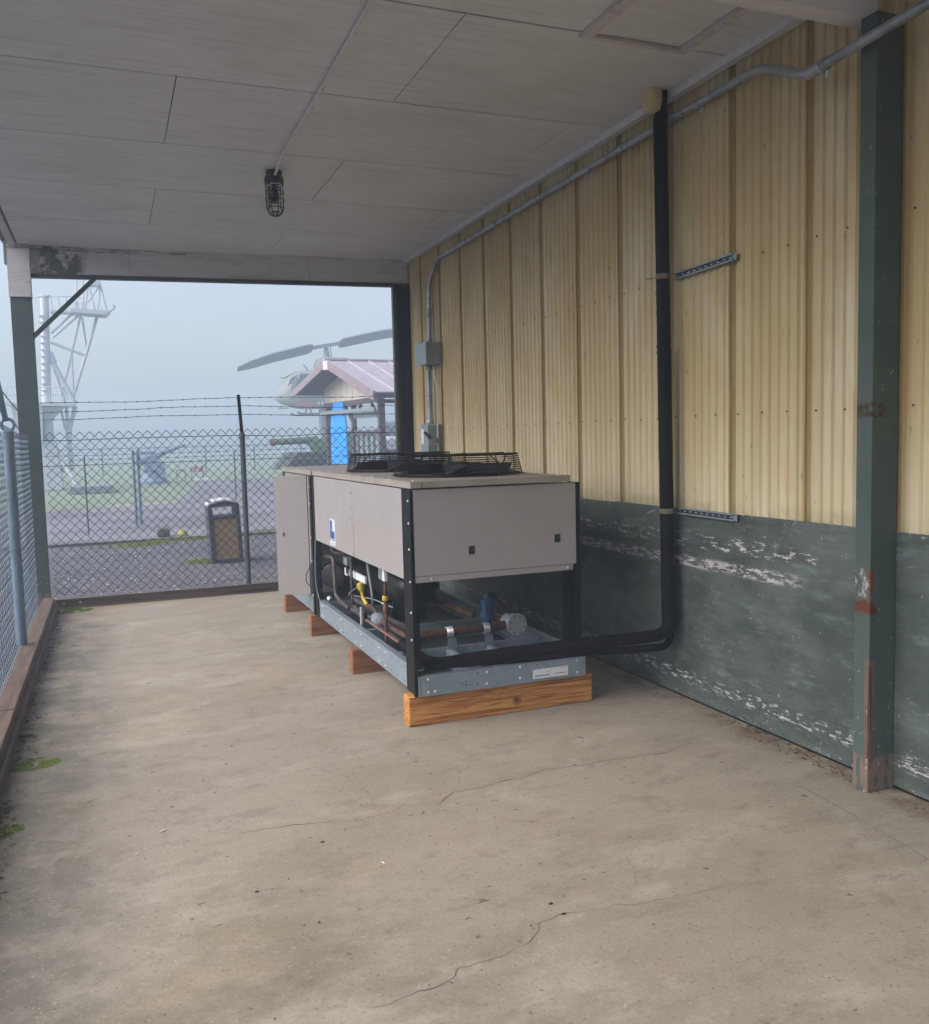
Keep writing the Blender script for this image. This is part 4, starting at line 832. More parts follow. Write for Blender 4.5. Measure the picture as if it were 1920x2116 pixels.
for k, (x, y) in enumerate(((1.395, 2.78), (1.405, 2.70), (.43, 3.31), (.75, 3.62))):
    vs = [(x+.010*math.cos(t)*(1+.3*math.sin(3*t)), y+.007*math.sin(t), .001) for t in [i*.785 for i in range(8)]]+[(x, y, .007)]
    o = MB().add(vs, [(i, (i+1) % 8, 8) for i in range(8)]).build('pebble', 'ink_dark'); tag(o, ['dark pebble behind the crack in the lower right floor', 'dark pebble lying on the lower right crack', 'dark pebble left of the floor centre', 'dark pebble beside the end of the long middle crack'][k], 'pebble', 'dark pebbles on the floor')

# ------------------------------------------------------------ OUTDOORS: near yard
rn = random.Random(3); mb = MB()
for _ in range(9000):
    y = 10.5+7.2*rn.random()**1.6; x = rn.uniform(-4.5, 3.6+(y-10)*.45); r_ = rn.uniform(.006, .017)*(1+.05*(y-10)); h = r_*rn.uniform(.5, 1); a = rn.uniform(0, 1.5)
    vs = [(x+r_*math.cos(a+t), y+r_*math.sin(a+t), GZ) for t in (0, 1.7, 3.1, 4.6)]+[(x+rn.uniform(-.4, .4)*r_, y, GZ+h)]
    mb.add(vs, [(0, 1, 4), (1, 2, 4), (2, 3, 4), (3, 0, 4)])
tag(mb.build('loose_gravel', 'stone', smooth=False), 'loose grey gravel just beyond the far fence', 'gravel', None, 'stuff')
def grass(name, spots, n, hgt, seed, label, mt='moss'):
    rn = random.Random(seed); mb = MB()
    for _ in range(n):
        cx, cy_, sx, sy = rn.choice(spots); x = rn.gauss(cx, sx); y = rn.gauss(cy_, sy); h = hgt*rn.uniform(.4, 1.2); a = rn.uniform(0, 3.14); w_ = hgt*.10
        lx, ly = rn.uniform(-.4, .4)*h, rn.uniform(-.4, .4)*h
        mb.add([(x-w_*math.cos(a), y-w_*math.sin(a), GZ), (x+w_*math.cos(a), y+w_*math.sin(a), GZ), (x+lx, y+ly, GZ+h)], [(0, 1, 2)])
    return tag(mb.build(name, mt, smooth=False), label, 'grass', None, 'stuff')
mat('weed', lin(112, 132, 56), .9, layers=[D(c=lin(150, 158, 70), s=6, lo=.5, hi=.65, k=.6)])
grass('weed_tufts', [(.35, 17.3, .22, .2), (.8, 17.6, .1, .15), (1.3, 17.7, .3, .1), (1.9, 17.8, .3, .1), (3.1, 18.2, .35, .25), (1.25, 14.2, .1, .1)], 5200, .055, 8, 'yellow green weeds along the edge of the gravel yard', 'weed')
grass('dry_grass', [(1.2, 10.8, .5, .12), (.6, 10.75, .3, .1)], 1500, .03, 9, 'sparse straw coloured grass beside the far curb', 'bin_panel')
ke = B(-14, 14, 17.78, 17.92, GZ+.001, GZ+.05).build('road_edging', 'old_pipe'); tag(ke, 'low dark edging strip between gravel yard and road', 'edging')
o = B(.82, 1.05, 18.6, 18.95, GZ-.01, .04).build('drain_box', 'old_pipe', bev=.02); tag(o, 'small dark box lying at the road edge behind the twin posts', 'box')
st_ = MB().lathe((1.28, 18.5, GZ-.01), [(.10, 0), (.11, .06), (.07, .12), (.02, .15)], 9).build('yellow_stone', 'dull_yellow'); tag(st_, 'small yellow painted stone at the edge of the road', 'stone')

tb = thing('trash_bin', 'grey litter bin with pebbled tan front panel beyond the far fence', 'bin', (1.6, 14.05, GZ))
x0, x1, y0, y1 = 1.365, 1.835, 13.86, 14.30
mb = MB(); 
for a, b in ((x0, x0+.055), (x1-.055, x1)): mb.box(a, b, y0, y1, GZ, .60)
mb.box(x0+.055, x1-.055, y0+.01, y1, GZ, GZ+.06); mb.box(x0+.055, x1-.055, y0+.01, y1-.01, .56, .60); mb.box(x0+.055, x1-.055, y1-.04, y1-.001, GZ+.06, .56)
mb.build('body_frame', 'bin_frame', tb, bev=.008)
B(x0+.058, x1-.058, y0+.03, y0+.05, GZ+.062, .558).build('front_panel', 'bin_panel', tb)
hd = MB()
for s_ in (0, 1):
    xa = x0 if s_ == 0 else x1-.07
    hd.box(xa, xa+.07, y0, y1, .602, .76)
hd.hexa([(x0, y0, .74), (x1, y0, .74), (x1, y1, .74), (x0, y1, .74)], [(x0+.04, y0+.03, .83), (x1-.04, y0+.03, .83), (x1-.04, y1-.03, .83), (x0+.04, y1-.03, .83)])
hd.build('hood_frame', 'bin_frame', tb, bev=.012)
mb = MB(); N_ = 10
for i in range(N_):
    t0, t1 = i/N_, (i+1)/N_; f_ = lambda t: (x0+(x1-x0)*t, .80+.055*math.sin(math.pi*t))
    (xa, za), (xb, zb) = f_(t0), f_(t1)
    mb.hexa([(xa, y0-.012, za-.03), (xb, y0-.012, zb-.03), (xb, y1+.01, zb-.03), (xa, y1+.01, za-.03)], [(xa, y0-.012, za), (xb, y0-.012, zb), (xb, y1+.01, zb), (xa, y1+.01, za)])
mb.build('hood_top', 'bin_top', tb)
tb.rotation_euler = (0, R(-2.2), 0)

f2 = thing('wire_fence', 'low foggy pipe fence with thin posts along the road', 'fence', (1, 21.9, GZ))
for x in (.515, .62): MB().tube([(x, 21.9, GZ-.05), (x, 21.9, 1.56)], .033, 10).build('post', 'pole_blue', f2)
for x, y in ((-.47, 20.0), (-2.6, 22), (2.62, 19.2), (2.9, 22.8), (5.0, 21.9), (7.2, 21.9), (-4.8, 22)): MB().tube([(x, y, GZ-.05), (x, y, 1.5)], .017, 8).build('post', 'pole_gray', f2)
MB().tube([(-5, 21.9, 1.27), (9.5, 21.9, 1.33)], .011, 6).build('rail', 'pole_gray', f2)
MB().tube([(-5, 21.93, 1.52), (.55, 21.93, 1.5), (9.5, 21.93, 1.56)], .006, 5).build('wire', 'barb_wire', f2)
for x in (.515, .62): MB().lathe((x, 21.9, 1.56), [(.036, 0), (.03, .03), (.01, .05)], 8).build('post_cap', 'pole_blue', f2)
f3 = thing('wire_fence', 'distant post and wire fence on the far side of the grass', 'fence', (4, 62, GZ))
for k in range(13): MB().tube([(-10+3.2*k, 62, GZ-.1), (-10+3.2*k, 62, 1.6)], .05, 6).build('post', 'pole_gray', f3)
for z in (1.55, .9): MB().tube([(-10, 62, z), (28.4, 62, z)], .03, 4).build('wire', 'barb_wire', f3)
ph = MB().add([(-20, 26.6, GZ-.003), (-1.9, 28.0, GZ-.003), (1.9, 29.6, GZ-.003), (2.0, 30.4, GZ-.003), (-1.9, 28.9, GZ-.003), (-20, 27.6, GZ-.003)], [(0, 1, 2, 3, 4, 5)]).build('path', 'concrete'); tag(ph, kind='structure')
bk = B(-1.5, .1, 38, 40.5, GZ-.01, .16).build('concrete_pad', 'gray_paint', bev=.03); tag(bk, 'low grey block on the grass to the left of the gun', 'block')

# ------------------------------------------------------------ ship mast (radar tripod) at 43 m
Y = 43
ms = thing('ship_mast', 'tall pale grey ship mast with ladder rungs and lattice legs fading in the fog', 'mast', (-2.3, Y, GZ))
X_ = lambda mb, n, par=None: mb.build(n, 'mast_gray', par or ms)
tr = X_(MB().tube([(-2.40, Y, GZ), (-2.38, Y, 3.6), (-2.20, Y, 8.15)], [.30, .19, .17], 18), 'trunk')
X_(MB().lathe((-2.19, Y, 8.15), [(.17, 0), (.24, .04), (.24, .10), (.17, .12)], 16), 'trunk_cap', tr)
for k in range(12): z = 4.15+k*.29; X_(MB().box(-2.56+(z-3.6)*.038, -2.44+(z-3.6)*.038, Y-.28, Y-.1, z, z+.05), 'ladder_rung', tr)
for k in range(2): z = 7.0+k*.3; X_(MB().box(-2.45, -2.3, Y-.28, Y-.1, z, z+.05), 'ladder_rung', tr)
def S(a, b, r_=.055, n='strut'):
    X_(MB().tube([(a[0], Y+(a[2] if len(a) > 2 else 0), a[1]), (b[0], Y+(b[2] if len(b) > 2 else 0), b[1])], r_, 8), n)
S((-.80, 7.48), (-1.27, 5.82), .055); S((-1.27, 5.82), (-1.70, 4.2), .055); S((-.79, 7.46, .8), (-.66, 5.9, .8), .06)
S((-.14, 7.44), (-.70, 5.70), .07); S((-.70, 5.70), (-1.28, 4.0), .07); S((-1.27, 5.82), (-1.30, 3.6), .05)
S((-2.05, 6.25), (-.74, 5.71), .06); S((-2.02, 6.65), (-1.1, 7.55), .05); S((-2.0, 6.5, .4), (-.9, 7.5, .4), .05)
S((-2.12, 5.6), (-1.24, 3.62), .10); S((-2.14, 5.5, .6), (-1.66, 3.6, .6), .08); S((-2.10, 5.85), (-1.95, 5.35), .09)
S((-1.75, 4.25), (-1.25, 3.7), .05)
S((-1.24, 3.5), (-1.5, 2.6), .09); S((-1.5, 2.6), (-1.60, 1.9), .09); S((-1.60, 3.5), (-1.6, 2.3), .07); S((-1.85, 3.5), (-1.7, 2.5), .05)
S((-1.62, 2.6), (-1.52, .7), .10, 'leg'); S((-2.3, 1.9), (-1.2, -.2, -1), .10, 'leg'); S((-2.7, 2.7), (-2.0, .6, 1), .16, 'leg')
X_(MB().hexa([(-3.9, Y-.8, 3.52), (-1.25, Y-.8, 3.47), (-1.25, Y+.8, 3.47), (-3.9, Y+.8, 3.52)], [(-3.9, Y-.8, 3.66), (-1.25, Y-.8, 3.60), (-1.25, Y+.8, 3.60), (-3.9, Y+.8, 3.66)]), 'lower_platform')
X_(MB().hexa([(-3.6, Y-.6, 2.0), (-2.6, Y-.6, 2.0), (-2.6, Y+.6, 2.0), (-3.6, Y+.6, 2.0)], [(-3.7, Y-.7, 3.5), (-2.5, Y-.7, 3.5), (-2.5, Y+.7, 3.5), (-3.7, Y+.7, 3.5)]), 'deck_house')
X_(MB().hexa([(-2.5, Y-.3, 2.8), (-2.3, Y-.3, 2.8), (-2.3, Y+.3, 2.8), (-2.5, Y+.3, 2.8)], [(-2.5, Y-.5, 3.46), (-1.7, Y-.5, 3.46), (-1.7, Y+.5, 3.46), (-2.5, Y+.5, 3.46)]), 'gusset')
rl = MB()
for z in (3.95, 4.3): rl.tube([(-3.85, Y-.75, z), (-1.75, Y-.75, z)], .022, 5)
for x in (-3.85, -3.3, -2.75, -2.2, -1.75): rl.tube([(x, Y-.75, 3.6), (x, Y-.75, 4.3)], .022, 5)
rl.tube([(-2.0, Y-.75, 4.3), (-1.7, Y-.75, 4.28), (-1.5, Y-.75, 3.7)], .022, 5); X_(rl, 'handrail')
X_(MB().hexa([(-1.18, Y-.6, 7.50), (.22, Y-.6, 7.42), (.22, Y+.6, 7.42), (-1.18, Y+.6, 7.50)], [(-1.18, Y-.6, 7.66), (.40, Y-.6, 7.60), (.40, Y+.6, 7.60), (-1.18, Y+.6, 7.66)]), 'upper_platform')
X_(MB().box(-2.0, -1.18, Y-.3, Y+.3, 7.5, 7.6), 'walkway')
S((.35, 7.62), (.58, 7.80), .05, 'yardarm'); S((.52, 7.90), (.64, 7.86), .06, 'yardarm')
rl = MB(); rl.tube([(-2.0, Y-.3, 8.15), (-1.2, Y-.3, 8.2), (-.5, Y-.3, 8.1)], .022, 5)
for x in (-1.9, -1.6, -1.3): rl.tube([(x, Y-.3, 7.6), (x-.05, Y-.3, 8.18)], .022, 5)
rl.tube([(-2.05, Y-.3, 8.2), (-2.7, Y-.3, 8.05), (-2.5, Y-.3, 7.85)], .02, 5); X_(rl, 'handrail')
X_(MB().box(-1.0, -.85, Y-.2, Y+.1, 7.66, 8.0), 'lamp_housing'); X_(MB().box(-.75, -.55, Y-.2, Y+.1, 7.66, 7.98), 'lamp_housing'); X_(MB().box(.02, .10, Y-.2, Y, 7.62, 7.8), 'lamp_housing')
for a, b in (((-.62, 7.66), (-.35, 9.3)), ((.28, 7.62), (-.02, 9.2)), ((-.1, 7.62), (.05, 8.75)), ((-.2, 7.62), (-.42, 8.85)), ((-.5, 8.0), (.03, 8.75)), ((-.45, 8.85), (.08, 8.8)), ((-.95, 8.3), (-.85, 9.4)), ((-.68, 7.7), (-.62, 9.5)), ((-.35, 9.3), (-.1, 10.6)), ((-.02, 9.2), (-.12, 10.6))): S(a, b, .035, 'lattice_bar')
X_(MB().hexa([(-.38, Y-.3, 8.72), (0, Y-.3, 8.72), (0, Y+.3, 8.72), (-.38, Y+.3, 8.72)], [(-.42, Y-.3, 8.92), (.06, Y-.3, 8.90), (.06, Y+.3, 8.90), (-.42, Y+.3, 8.92)]), 'top_platform')
X_(MB().hexa([(-3.0, Y-.5, GZ), (-1.9, Y-.5, GZ), (-1.9, Y+.5, GZ), (-3.0, Y+.5, GZ)], [(-2.75, Y-.4, 2.0), (-2.1, Y-.4, 2.0), (-2.1, Y+.4, 2.0), (-2.75, Y+.4, 2.0)]), 'base')

# ------------------------------------------------------------ naval gun at 48 m
Y = 46
gn = thing('deck_gun', 'grey blue naval gun on a pedestal with its barrel raised to the right', 'gun', (1.9, Y, GZ))
X_ = lambda mb, n: mb.build(n, 'gun_gray', gn)
X_(MB().lathe((1.95, Y, GZ), [(.75, 0), (.75, .12), (.45, .3), (.40, .55), (.55, .65)], 18), 'pedestal')
X_(MB().hexa([(1.55, Y-.5, .55), (2.45, Y-.5, .45), (2.45, Y+.5, .45), (1.55, Y+.5, .55)], [(1.5, Y-.4, 1.12), (2.2, Y-.4, 1.25), (2.2, Y+.4, 1.25), (1.5, Y+.4, 1.12)]), 'carriage')
X_(MB().tube([(1.35, Y, .92), (2.05, Y, 1.18), (2.5, Y, 1.34)], [.20, .20, .15], 14), 'breech')
X_(MB().tube([(2.5, Y, 1.34), (3.55, Y, 1.72)], [.115, .075], 12), 'barrel')
X_(MB().tube([(1.25, Y, 1.35), (2.2, Y, 1.38)], .07, 10), 'recoil_cylinder')
X_(MB().box(1.2, 1.4, Y-.5, Y-.35, .9, 1.45), 'sight'); X_(MB().box(2.2, 2.5, Y-.55, Y+.55, .15, .85), 'shield_plate')
X_(MB().ring((1.3, Y-.5, .9), .17, .02, 18, 4, 'y'), 'handwheel')
# barricade and small items
bc = thing('barricade', 'small white barricade board with red stripes on the distant grass', 'barricade', (4.2, 47, GZ))
mb = MB().box(3.80, 4.48, 46.98, 47.02, .32, .62); mb.build('board', 'white_paint', bc)
for x in (3.9, 4.18): MB().hexa([(x, 46.95, .33), (x+.10, 46.95, .33), (x+.10, 46.975, .33), (x, 46.975, .33)], [(x+.14, 46.95, .61), (x+.24, 46.95, .61), (x+.24, 46.975, .61), (x+.14, 46.975, .61)]).build('stripe', 'red_paint', bc)
for x in (3.84, 4.40): MB().bar((x, 47, GZ), (x, 47, .65), .04).build('leg', 'pole_gray', bc)
o = B(3.9, 4.7, 45.6, 46.2, GZ-.02, .0).build('stone_slab', 'white_paint', bev=.02); tag(o, 'pale slab on the ground in front of the barricade', 'slab')
tbl = thing('sign_frame', 'small dark frame stand left of the barricade', 'stand', (3.3, 46.5, GZ))
for x in (3.1, 3.5): MB().bar((x, 46.5, GZ), (x, 46.5, .42), .04).build('leg', 'pole_gray', tbl)
B(3.05, 3.55, 46.4, 46.6, .421, .46).build('top', 'pole_gray', tbl)

# ------------------------------------------------------------ tank at 38 m
Y = 38
tk = thing('tank', 'dark green tank with long fat barrel pointing left behind the pavilion', 'tank', (8.6, Y, GZ))
MB().tube([(6.52, Y, 1.71), (8.35, Y, 1.78)], [.125, .15], 14).build('barrel', 'olive', tk)
MB().tube([(6.33, Y, 1.70), (6.52, Y, 1.71)], [.15, .15], 14).build('muzzle', 'muzzle', tk)
MB().hexa([(8.15, Y-.35, 1.25), (9.2, Y-.35, 1.25), (9.2, Y+.35, 1.25), (8.15, Y+.35, 1.25)], [(7.9, Y-.25, 1.72), (9.2, Y-.25, 1.9), (9.2, Y+.25, 1.9), (7.9, Y+.25, 1.72)]).build('mantlet', 'olive', tk)
MB().hexa([(8.7, Y-1, 1.25), (11.2, Y-1, 1.25), (11.2, Y+1, 1.25), (8.7, Y+1, 1.25)], [(9.0, Y-.7, 2.1), (10.8, Y-.7, 2.1), (10.8, Y+.7, 2.1), (9.0, Y+.7, 2.1)]).build('turret', 'olive', tk)
MB().hexa([(6.6, Y-1.5, .55), (13, Y-1.5, .55), (13, Y+1.5, .55), (6.6, Y+1.5, .55)], [(7.2, Y-1.4, 1.25), (13, Y-1.4, 1.25), (13, Y+1.4, 1.25), (7.2, Y+1.4, 1.25)]).build('hull', 'olive_dark', tk)
B(6.5, 13, Y-1.8, Y-1.52, 1.0, 1.06).build('fender', 'olive', tk)
for k in range(6): MB().lathe((6.9+1.05*k, Y-1.75, .33), [(.1, 0), (.42, .02), (.42, .3), (.1, .32)], 14, 'y').build('road_wheel', 'olive_dark', tk)
B(6.5, 13, Y-1.72, Y-1.5, GZ, -.05).build('track', 'olive_dark', tk)

# ------------------------------------------------------------ pavilion at 30 m
pv = thing('pavilion', 'open pavilion with pinkish ribbed metal roof and white gable boards', 'pavilion', (8, 30, GZ))
apex = Vector((6.954, 30, 4.42)); N0 = Vector((7.74, 27.0, 3.19)); F0 = Vector((6.44, 33.6, 3.50)); rd_ = Vector((1, .10, 0)).normalized(); LR = 12
def slab_quad(a, b, c, d, th, name, mt, dn=Vector((0, 0, -1))):
    return MB().hexa([p+dn*th for p in (a, b, c, d)], [a, b, c, d]).build(name, mt, pv)
nr = 16
for k in range(nr):
    a0, a1 = LR*k/nr+.02, LR*(k+1)/nr
    slab_quad(apex+rd_*a0, N0+rd_*a0, N0+rd_*a1, apex+rd_*a1, .03, 'roof_panel', 'roof_metal')
    q0 = apex+rd_*a0; q1 = N0+rd_*a0
    MB().bar(q0+Vector((0, 0, .015)), q1+Vector((0, 0, .015)), .05, .05).build('roof_rib', 'roof_metal', pv)
slab_quad(F0, apex, apex+rd_*LR, F0+rd_*LR, .03, 'roof_panel', 'roof_metal')
MB().bar(apex+Vector((-.05, 0, .02)), apex+rd_*LR+Vector((0, 0, .02)), .16, .05).build('ridge_cap', 'roof_metal', pv)
dz = Vector((0, 0, -.30)); o1 = Vector((-.03, -.01, .03))
def fboard(a, b, h, name, mt):
    a = a+o1; b = b+o1; t = Vector((.05, 0, 0)); z = Vector((0, 0, -h)); return MB().hexa([a+z, b+z, b+z+t, a+z+t], [a, b, b+t, a+t]).build(name, mt, pv)
fboard(apex+(F0-apex)*.06, F0, .26, 'fascia', 'fascia'); fboard(apex+(N0-apex)*.06, N0, .30, 'fascia', 'fascia')
fboard(apex+(F0-apex)*.055, apex+(N0-apex)*.055, .30, 'fascia_peak', 'white_board')
MB().bar(N0+Vector((0, 0, -.12)), N0+rd_*LR+Vector((0, 0, -.12)), .10, .16).build('gutter', 'pav_wood', pv)
MB().bar(N0+Vector((.2, .4, -.28)), N0+rd_*LR+Vector((.2, .4, -.28)), .12, .12).build('eave_beam', 'pav_wood', pv)
# soffit underside (slightly below the roof)
slab_quad(F0+Vector((.05, 0, -.06)), apex+Vector((.05, 0, -.1)), apex+rd_*LR+Vector((0, 0, -.1)), F0+rd_*LR+Vector((0, 0, -.06)), .02, 'soffit', 'pav_soffit')
slab_quad(apex+Vector((.05, 0, -.1)), N0+Vector((.05, 0, -.06)), N0+rd_*LR+Vector((0, 0, -.06)), apex+rd_*LR+Vector((0, 0, -.1)), .02, 'soffit', 'pav_soffit')
WL = Vector((7.48, 32.7, 0)); WR = Vector((8.17, 27.9, 0))
W_ = lambda t, z: WL.lerp(WR, t)+Vector((0, 0, z))
# gable boards
def roofz(t):
    p = WL.lerp(WR, t); a = apex; 
    f = (p.y-30)/(33.6-30) if p.y > 30 else (30-p.y)/3.0
    return 4.30-(.92 if p.y > 30 else 1.12)*f
nb = 9
for k in range(nb):
    t0, t1 = k/nb+.003, (k+1)/nb-.003; th = Vector((.05, 0, 0))
    MB().hexa([W_(t0, 3.08), W_(t1, 3.08), W_(t1, 3.08)+th, W_(t0, 3.08)+th], [W_(t0, roofz(t0)-.02), W_(t1, roofz(t1)-.02), W_(t1, roofz(t1)-.02)+th, W_(t0, roofz(t0)-.02)+th]).build('gable_board', 'gable_board', pv)
MB().bar(W_(-.02, 3.0)+Vector((.08, 0, 0)), W_(1.02, 3.0)+Vector((.08, 0, 0)), .14, .16).build('tie_beam', 'pav_wood', pv)
for t, w__ in ((.02, .26), (.50, .16), (.97, .2)):
    MB().bar(W_(t, GZ)+Vector((.12, 0, 0)), W_(t, 2.92)+Vector((.12, 0, 0)), w__).build('post', 'pav_wood', pv)
    for s_ in (-.16, .16):
        if 0 < t+s_ < 1: MB().bar(W_(t, 2.3)+Vector((.1, 0, 0)), W_(t+s_*.9, 2.9)+Vector((.1, 0, 0)), .08).build('knee_brace', 'pav_wood', pv)
for k in (3.2, 6.4, 9.6):
    q = W_(.97, 0)+rd_*k; MB().bar(q+Vector((0, 0, GZ)), q+Vector((0, 0, 3.0)), .2).build('post', 'pav_wood', pv)
    MB().bar(q+Vector((0, 0, 2.3)), q+rd_*.6+Vector((0, 0, 2.95)), .09).build('knee_brace', 'pav_wood', pv); MB().bar(q+Vector((0, 0, 2.3)), q-rd_*.6+Vector((0, 0, 2.95)), .09).build('knee_brace', 'pav_wood', pv)
    q = W_(.02, 0)+rd_*k; MB().bar(q+Vector((0, 0, GZ)), q+Vector((0, 0, 3.0)), .2).build('post', 'pav_wood', pv)
MB().bar(W_(0, 2.72)+Vector((-.15, 0, 0)), W_(1.0, 2.68)+Vector((-.15, 0, 0)), .07, .12).build('cross_rail', 'gray_paint', pv)
MB().bar(W_(.5, 1.95)+Vector((.1, 0, 0)), W_(.97, 1.95)+Vector((.1, 0, 0)), .08, .14).build('display_rail', 'pav_wood', pv)
for k in range(5): MB().bar(W_(.52+.09*k, GZ)+Vector((.16, 0, 0)), W_(.52+.09*k, 1.85)+Vector((.16, 0, 0)), .05, .34).build('rail_board', 'gray_paint', pv)
MB().bar(W_(.5, 2.55)+Vector((.1, 0, 0)), W_(.97, 2.55)+Vector((.1, 0, 0)), .08, .22).build('display_rail', 'gray_paint', pv)
tp = MB().hexa([W_(.13, .88)+Vector((-.05, 0, 0)), W_(.44, .88)+Vector((-.05, 0, 0)), W_(.44, .88), W_(.13, .88)], [W_(.14, 2.35)+Vector((-.05, 0, 0)), W_(.43, 2.35)+Vector((-.05, 0, 0)), W_(.43, 2.35), W_(.14, 2.35)])
tp.hexa([W_(.14, 2.35)+Vector((-.05, 0, 0)), W_(.43, 2.35)+Vector((-.05, 0, 0)), W_(.43, 2.35), W_(.14, 2.35)], [W_(.2, 3.05)+Vector((-.05, 0, 0)), W_(.38, 3.05)+Vector((-.05, 0, 0)), W_(.38, 3.05), W_(.2, 3.05)])
o = tp.build('tarpaulin', 'tarp_blue'); tag(o, 'bright blue tarpaulin hanging between two pavilion posts', 'tarpaulin')
# vehicle behind the pavilion
vh = thing('parked_vehicle', 'pale vehicle with rounded wheel arch parked beyond the pavilion', 'vehicle', (13, 42, GZ))
MB().hexa([(10.6, 41, .5), (17, 41, .5), (17, 43, .5), (10.6, 43, .5)], [(10.9, 41.1, 1.9), (17, 41.1, 1.9), (17, 42.9, 1.9), (10.9, 42.9, 1.9)]).build('body', 'mast_gray', vh, bev=.2)
MB().hexa([(11.6, 41.2, 1.9), (15.2, 41.2, 1.9), (15.2, 42.8, 1.9), (11.6, 42.8, 1.9)], [(12.1, 41.4, 2.6), (14.8, 41.4, 2.6), (14.8, 42.6, 2.6), (12.1, 42.6, 2.6)]).build('cab', 'gray_paint', vh, bev=.12)
for x in (11.9, 15.2): MB().lathe((x, 40.85, .35), [(.1, 0), (.47, .02), (.47, .3), (.1, .32)], 18, 'y').build('wheel', 'tank_black', vh)

# ------------------------------------------------------------ helicopter on its stand at 60 m
Y = 58
k_ = Y/60
hc = thing('helicopter', 'grey green military helicopter with two blade rotor mounted behind the pavilion', 'helicopter', (13.8*k_, Y, GZ))
def HZ(z): return eye+(z-eye)*k_
sec = [(10.42, 4.55, 4.75, .15), (10.6, 4.38, 5.1, .6), (10.95, 4.2, 5.55, .9), (11.25, 4.12, 6.0, 1.1), (11.75, 3.92, 6.33, 1.25), (12.3, 3.86, 6.45, 1.3), (14.8, 3.86, 6.6, 1.3), (16.2, 4.1, 6.55, 1.15), (17.6, 5.0, 6.55, .7), (20, 5.6, 6.5, .4), (24, 6.0, 6.5, .2)]
def loft(secs, e=.72):
    vs = []; fs = []; n = 12
    for x, zb, zt, hw in secs:
        for j in range(n):
            a = 2*math.pi*(j+.5)/n; c, s_ = math.cos(a), math.sin(a)
            vs.append((x*k_, Y+hw*math.copysign(abs(c)**e, c), HZ((zb+zt)/2+(zt-zb)/2*math.copysign(abs(s_)**e, s_))))
    for i in range(len(secs)-1):
        for j in range(n): a = i*n+j; b = i*n+(j+1) % n; fs.append((a, b, b+n, a+n))
    fs += [tuple(range(n-1, -1, -1)), tuple(range((len(secs)-1)*n, len(secs)*n))]; return MB().add(vs, fs)
bd = loft(sec).build('fuselage', 'heli_gray', hc)
def hp(pts, name, mt, par=None, th=.04):
    vs = [Vector((x*k_, y, HZ(z))) for x, y, z in pts]; return MB().hexa([v+Vector((0, th, 0)) for v in vs], vs).build(name, mt, par or hc)
hp([(10.98, Y-.90, 5.05), (11.55, Y-1.27, 5.05), (11.75, Y-1.27, 6.12), (11.3, Y-1.06, 5.85)], 'windshield', 'heli_dark')
hp([(11.66, Y-1.33, 5.05), (12.55, Y-1.36, 5.05), (12.55, Y-1.34, 6.15), (11.86, Y-1.30, 6.12)], 'door_window', 'heli_dark')
hp([(11.45, Y-1.30, 3.98), (12.9, Y-1.36, 3.98), (12.9, Y-1.36, 4.32), (11.45, Y-1.30, 4.32)], 'red_panel', 'heli_red')
for i, x in enumerate((12.98, 13.22, 13.44, 13.62)): hp([(x, Y-1.40, 4.10), (x+.10, Y-1.40, 4.10), (x+.08, Y-1.40, 4.32), (x-.03, Y-1.40, 4.32)], 'painted_mark', 'white_paint')
loft([(13.15, 6.35, 6.9, .4), (13.3, 6.35, 7.2, .7), (13.8, 6.35, 7.35, .75), (15.3, 6.35, 7.3, .7), (16.4, 6.35, 6.8, .4)]).build('engine_cowling', 'heli_gray', hc)
hub = (13.98*k_, Y, HZ(8.15))
MB().tube([(14.1*k_, Y, HZ(7.2)), hub], [.16, .10], 10).build('rotor_mast', 'heli_blade', hc)
for dx in (-.22, .32): MB().tube([(14.0*k_+dx, Y-.1, HZ(7.2)), (14.0*k_+dx*.7, Y-.1, HZ(8.0))], .035, 6).build('pitch_link', 'heli_blade', hc)
MB().bar((13.05*k_, Y, HZ(7.94)), (14.9*k_, Y, HZ(8.28)), .30, .22).build('rotor_hub', 'heli_blade', hc)
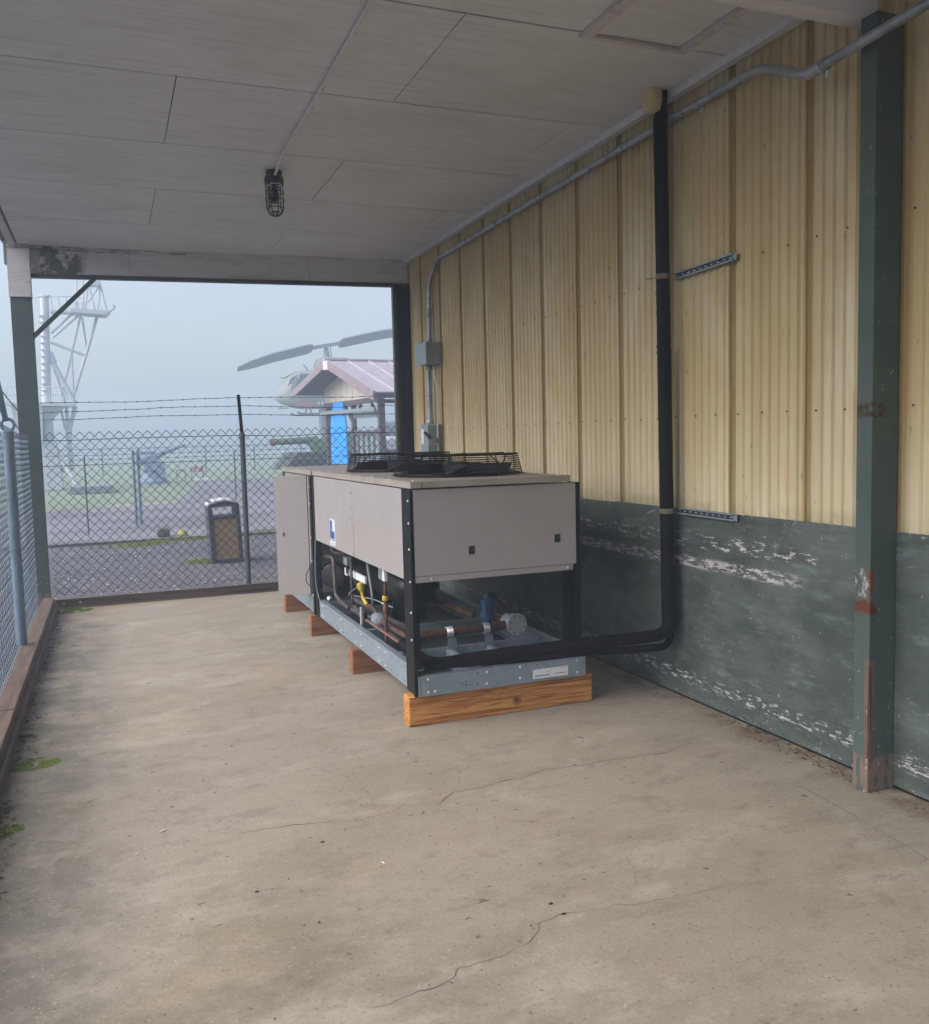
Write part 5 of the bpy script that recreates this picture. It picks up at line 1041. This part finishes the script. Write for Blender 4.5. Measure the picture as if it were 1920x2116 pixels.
for root, tip in (((13.05, 7.93), (8.07, 6.52)), ((14.9, 8.27), (20.2, 9.25))):
    a = Vector((root[0]*k_, Y, HZ(root[1]))); b = Vector((tip[0]*k_, Y, HZ(tip[1]))); d = b-a; cv = Vector((0, -.38, .255)); tv = Vector((0, .03, .04))
    mid = [(0, .75), (.06, 1), (.55, 1), (.85, .85), (1, .45)]
    vs = []; fs = []
    for t, s_ in mid:
        p = a+d*t+Vector((0, 0, .10*math.sin(math.pi*t)))
        vs += [p+cv*s_+tv, p-cv*s_+tv, p-cv*s_-tv, p+cv*s_-tv]
    for i in range(len(mid)-1):
        for j in range(4): q = 4*i+j; r_ = 4*i+(j+1) % 4; fs.append((q, r_, r_+4, q+4))
    fs += [(3, 2, 1, 0), tuple(range(4*len(mid)-4, 4*len(mid)))]
    MB().add(vs, fs).build('rotor_blade', 'heli_blade', hc)
for y in (Y-1.2, Y+1.2):
    MB().tube(arc([(11.62*k_, y, HZ(3.66)), (11.9*k_, y, HZ(3.52)), (15.6*k_, y, HZ(3.52))], .3), .06, 8).build('skid', 'heli_dark', hc)
    for x in (12.6, 14.8): MB().tube([(x*k_, y, HZ(3.52)), (x*k_, y*.4+Y*.6, HZ(3.9))], .05, 6).build('skid_strut', 'heli_dark', hc)
MB().tube([(11.9*k_, Y, HZ(6.35)), (11.1*k_, Y, HZ(5.95)), (10.85*k_, Y, HZ(5.93))], .04, 6).build('pitot_tube', 'heli_dark', hc)
MB().tube([(12.7*k_, Y, HZ(6.45)), (12.4*k_, Y, HZ(6.85))], .035, 6).build('antenna', 'heli_dark', hc)
MB().tube([(11.3*k_, Y, HZ(3.95)), (10.6*k_, Y, HZ(3.95))], .03, 6).build('probe', 'heli_dark', hc)
MB().box(13.4*k_, 14.2*k_, Y-.4, Y+.4, GZ, HZ(3.95)).build('stand', 'gray_paint', hc)

# ------------------------------------------------------------ haze
hm = bpy.data.materials.new('haze_volume'); hm.use_nodes = True; nt = hm.node_tree; nt.nodes.remove(nt.nodes['Principled BSDF'])
pvn = nt.nodes.new('ShaderNodeVolumePrincipled'); pvn.inputs['Color'].default_value = (.59, .70, .86, 1); pvn.inputs['Density'].default_value = .0084; pvn.inputs['Anisotropy'].default_value = 0
nt.links.new(pvn.outputs[0], nt.nodes['Material Output'].inputs['Volume']); MATS['haze'] = hm
hz = B(-148, 158, -48, 202, -1.3, 11.6).build('haze', 'haze', smooth=False); tag(hz, 'pale blue fog filling the open air around the scene', 'haze', None, 'stuff')
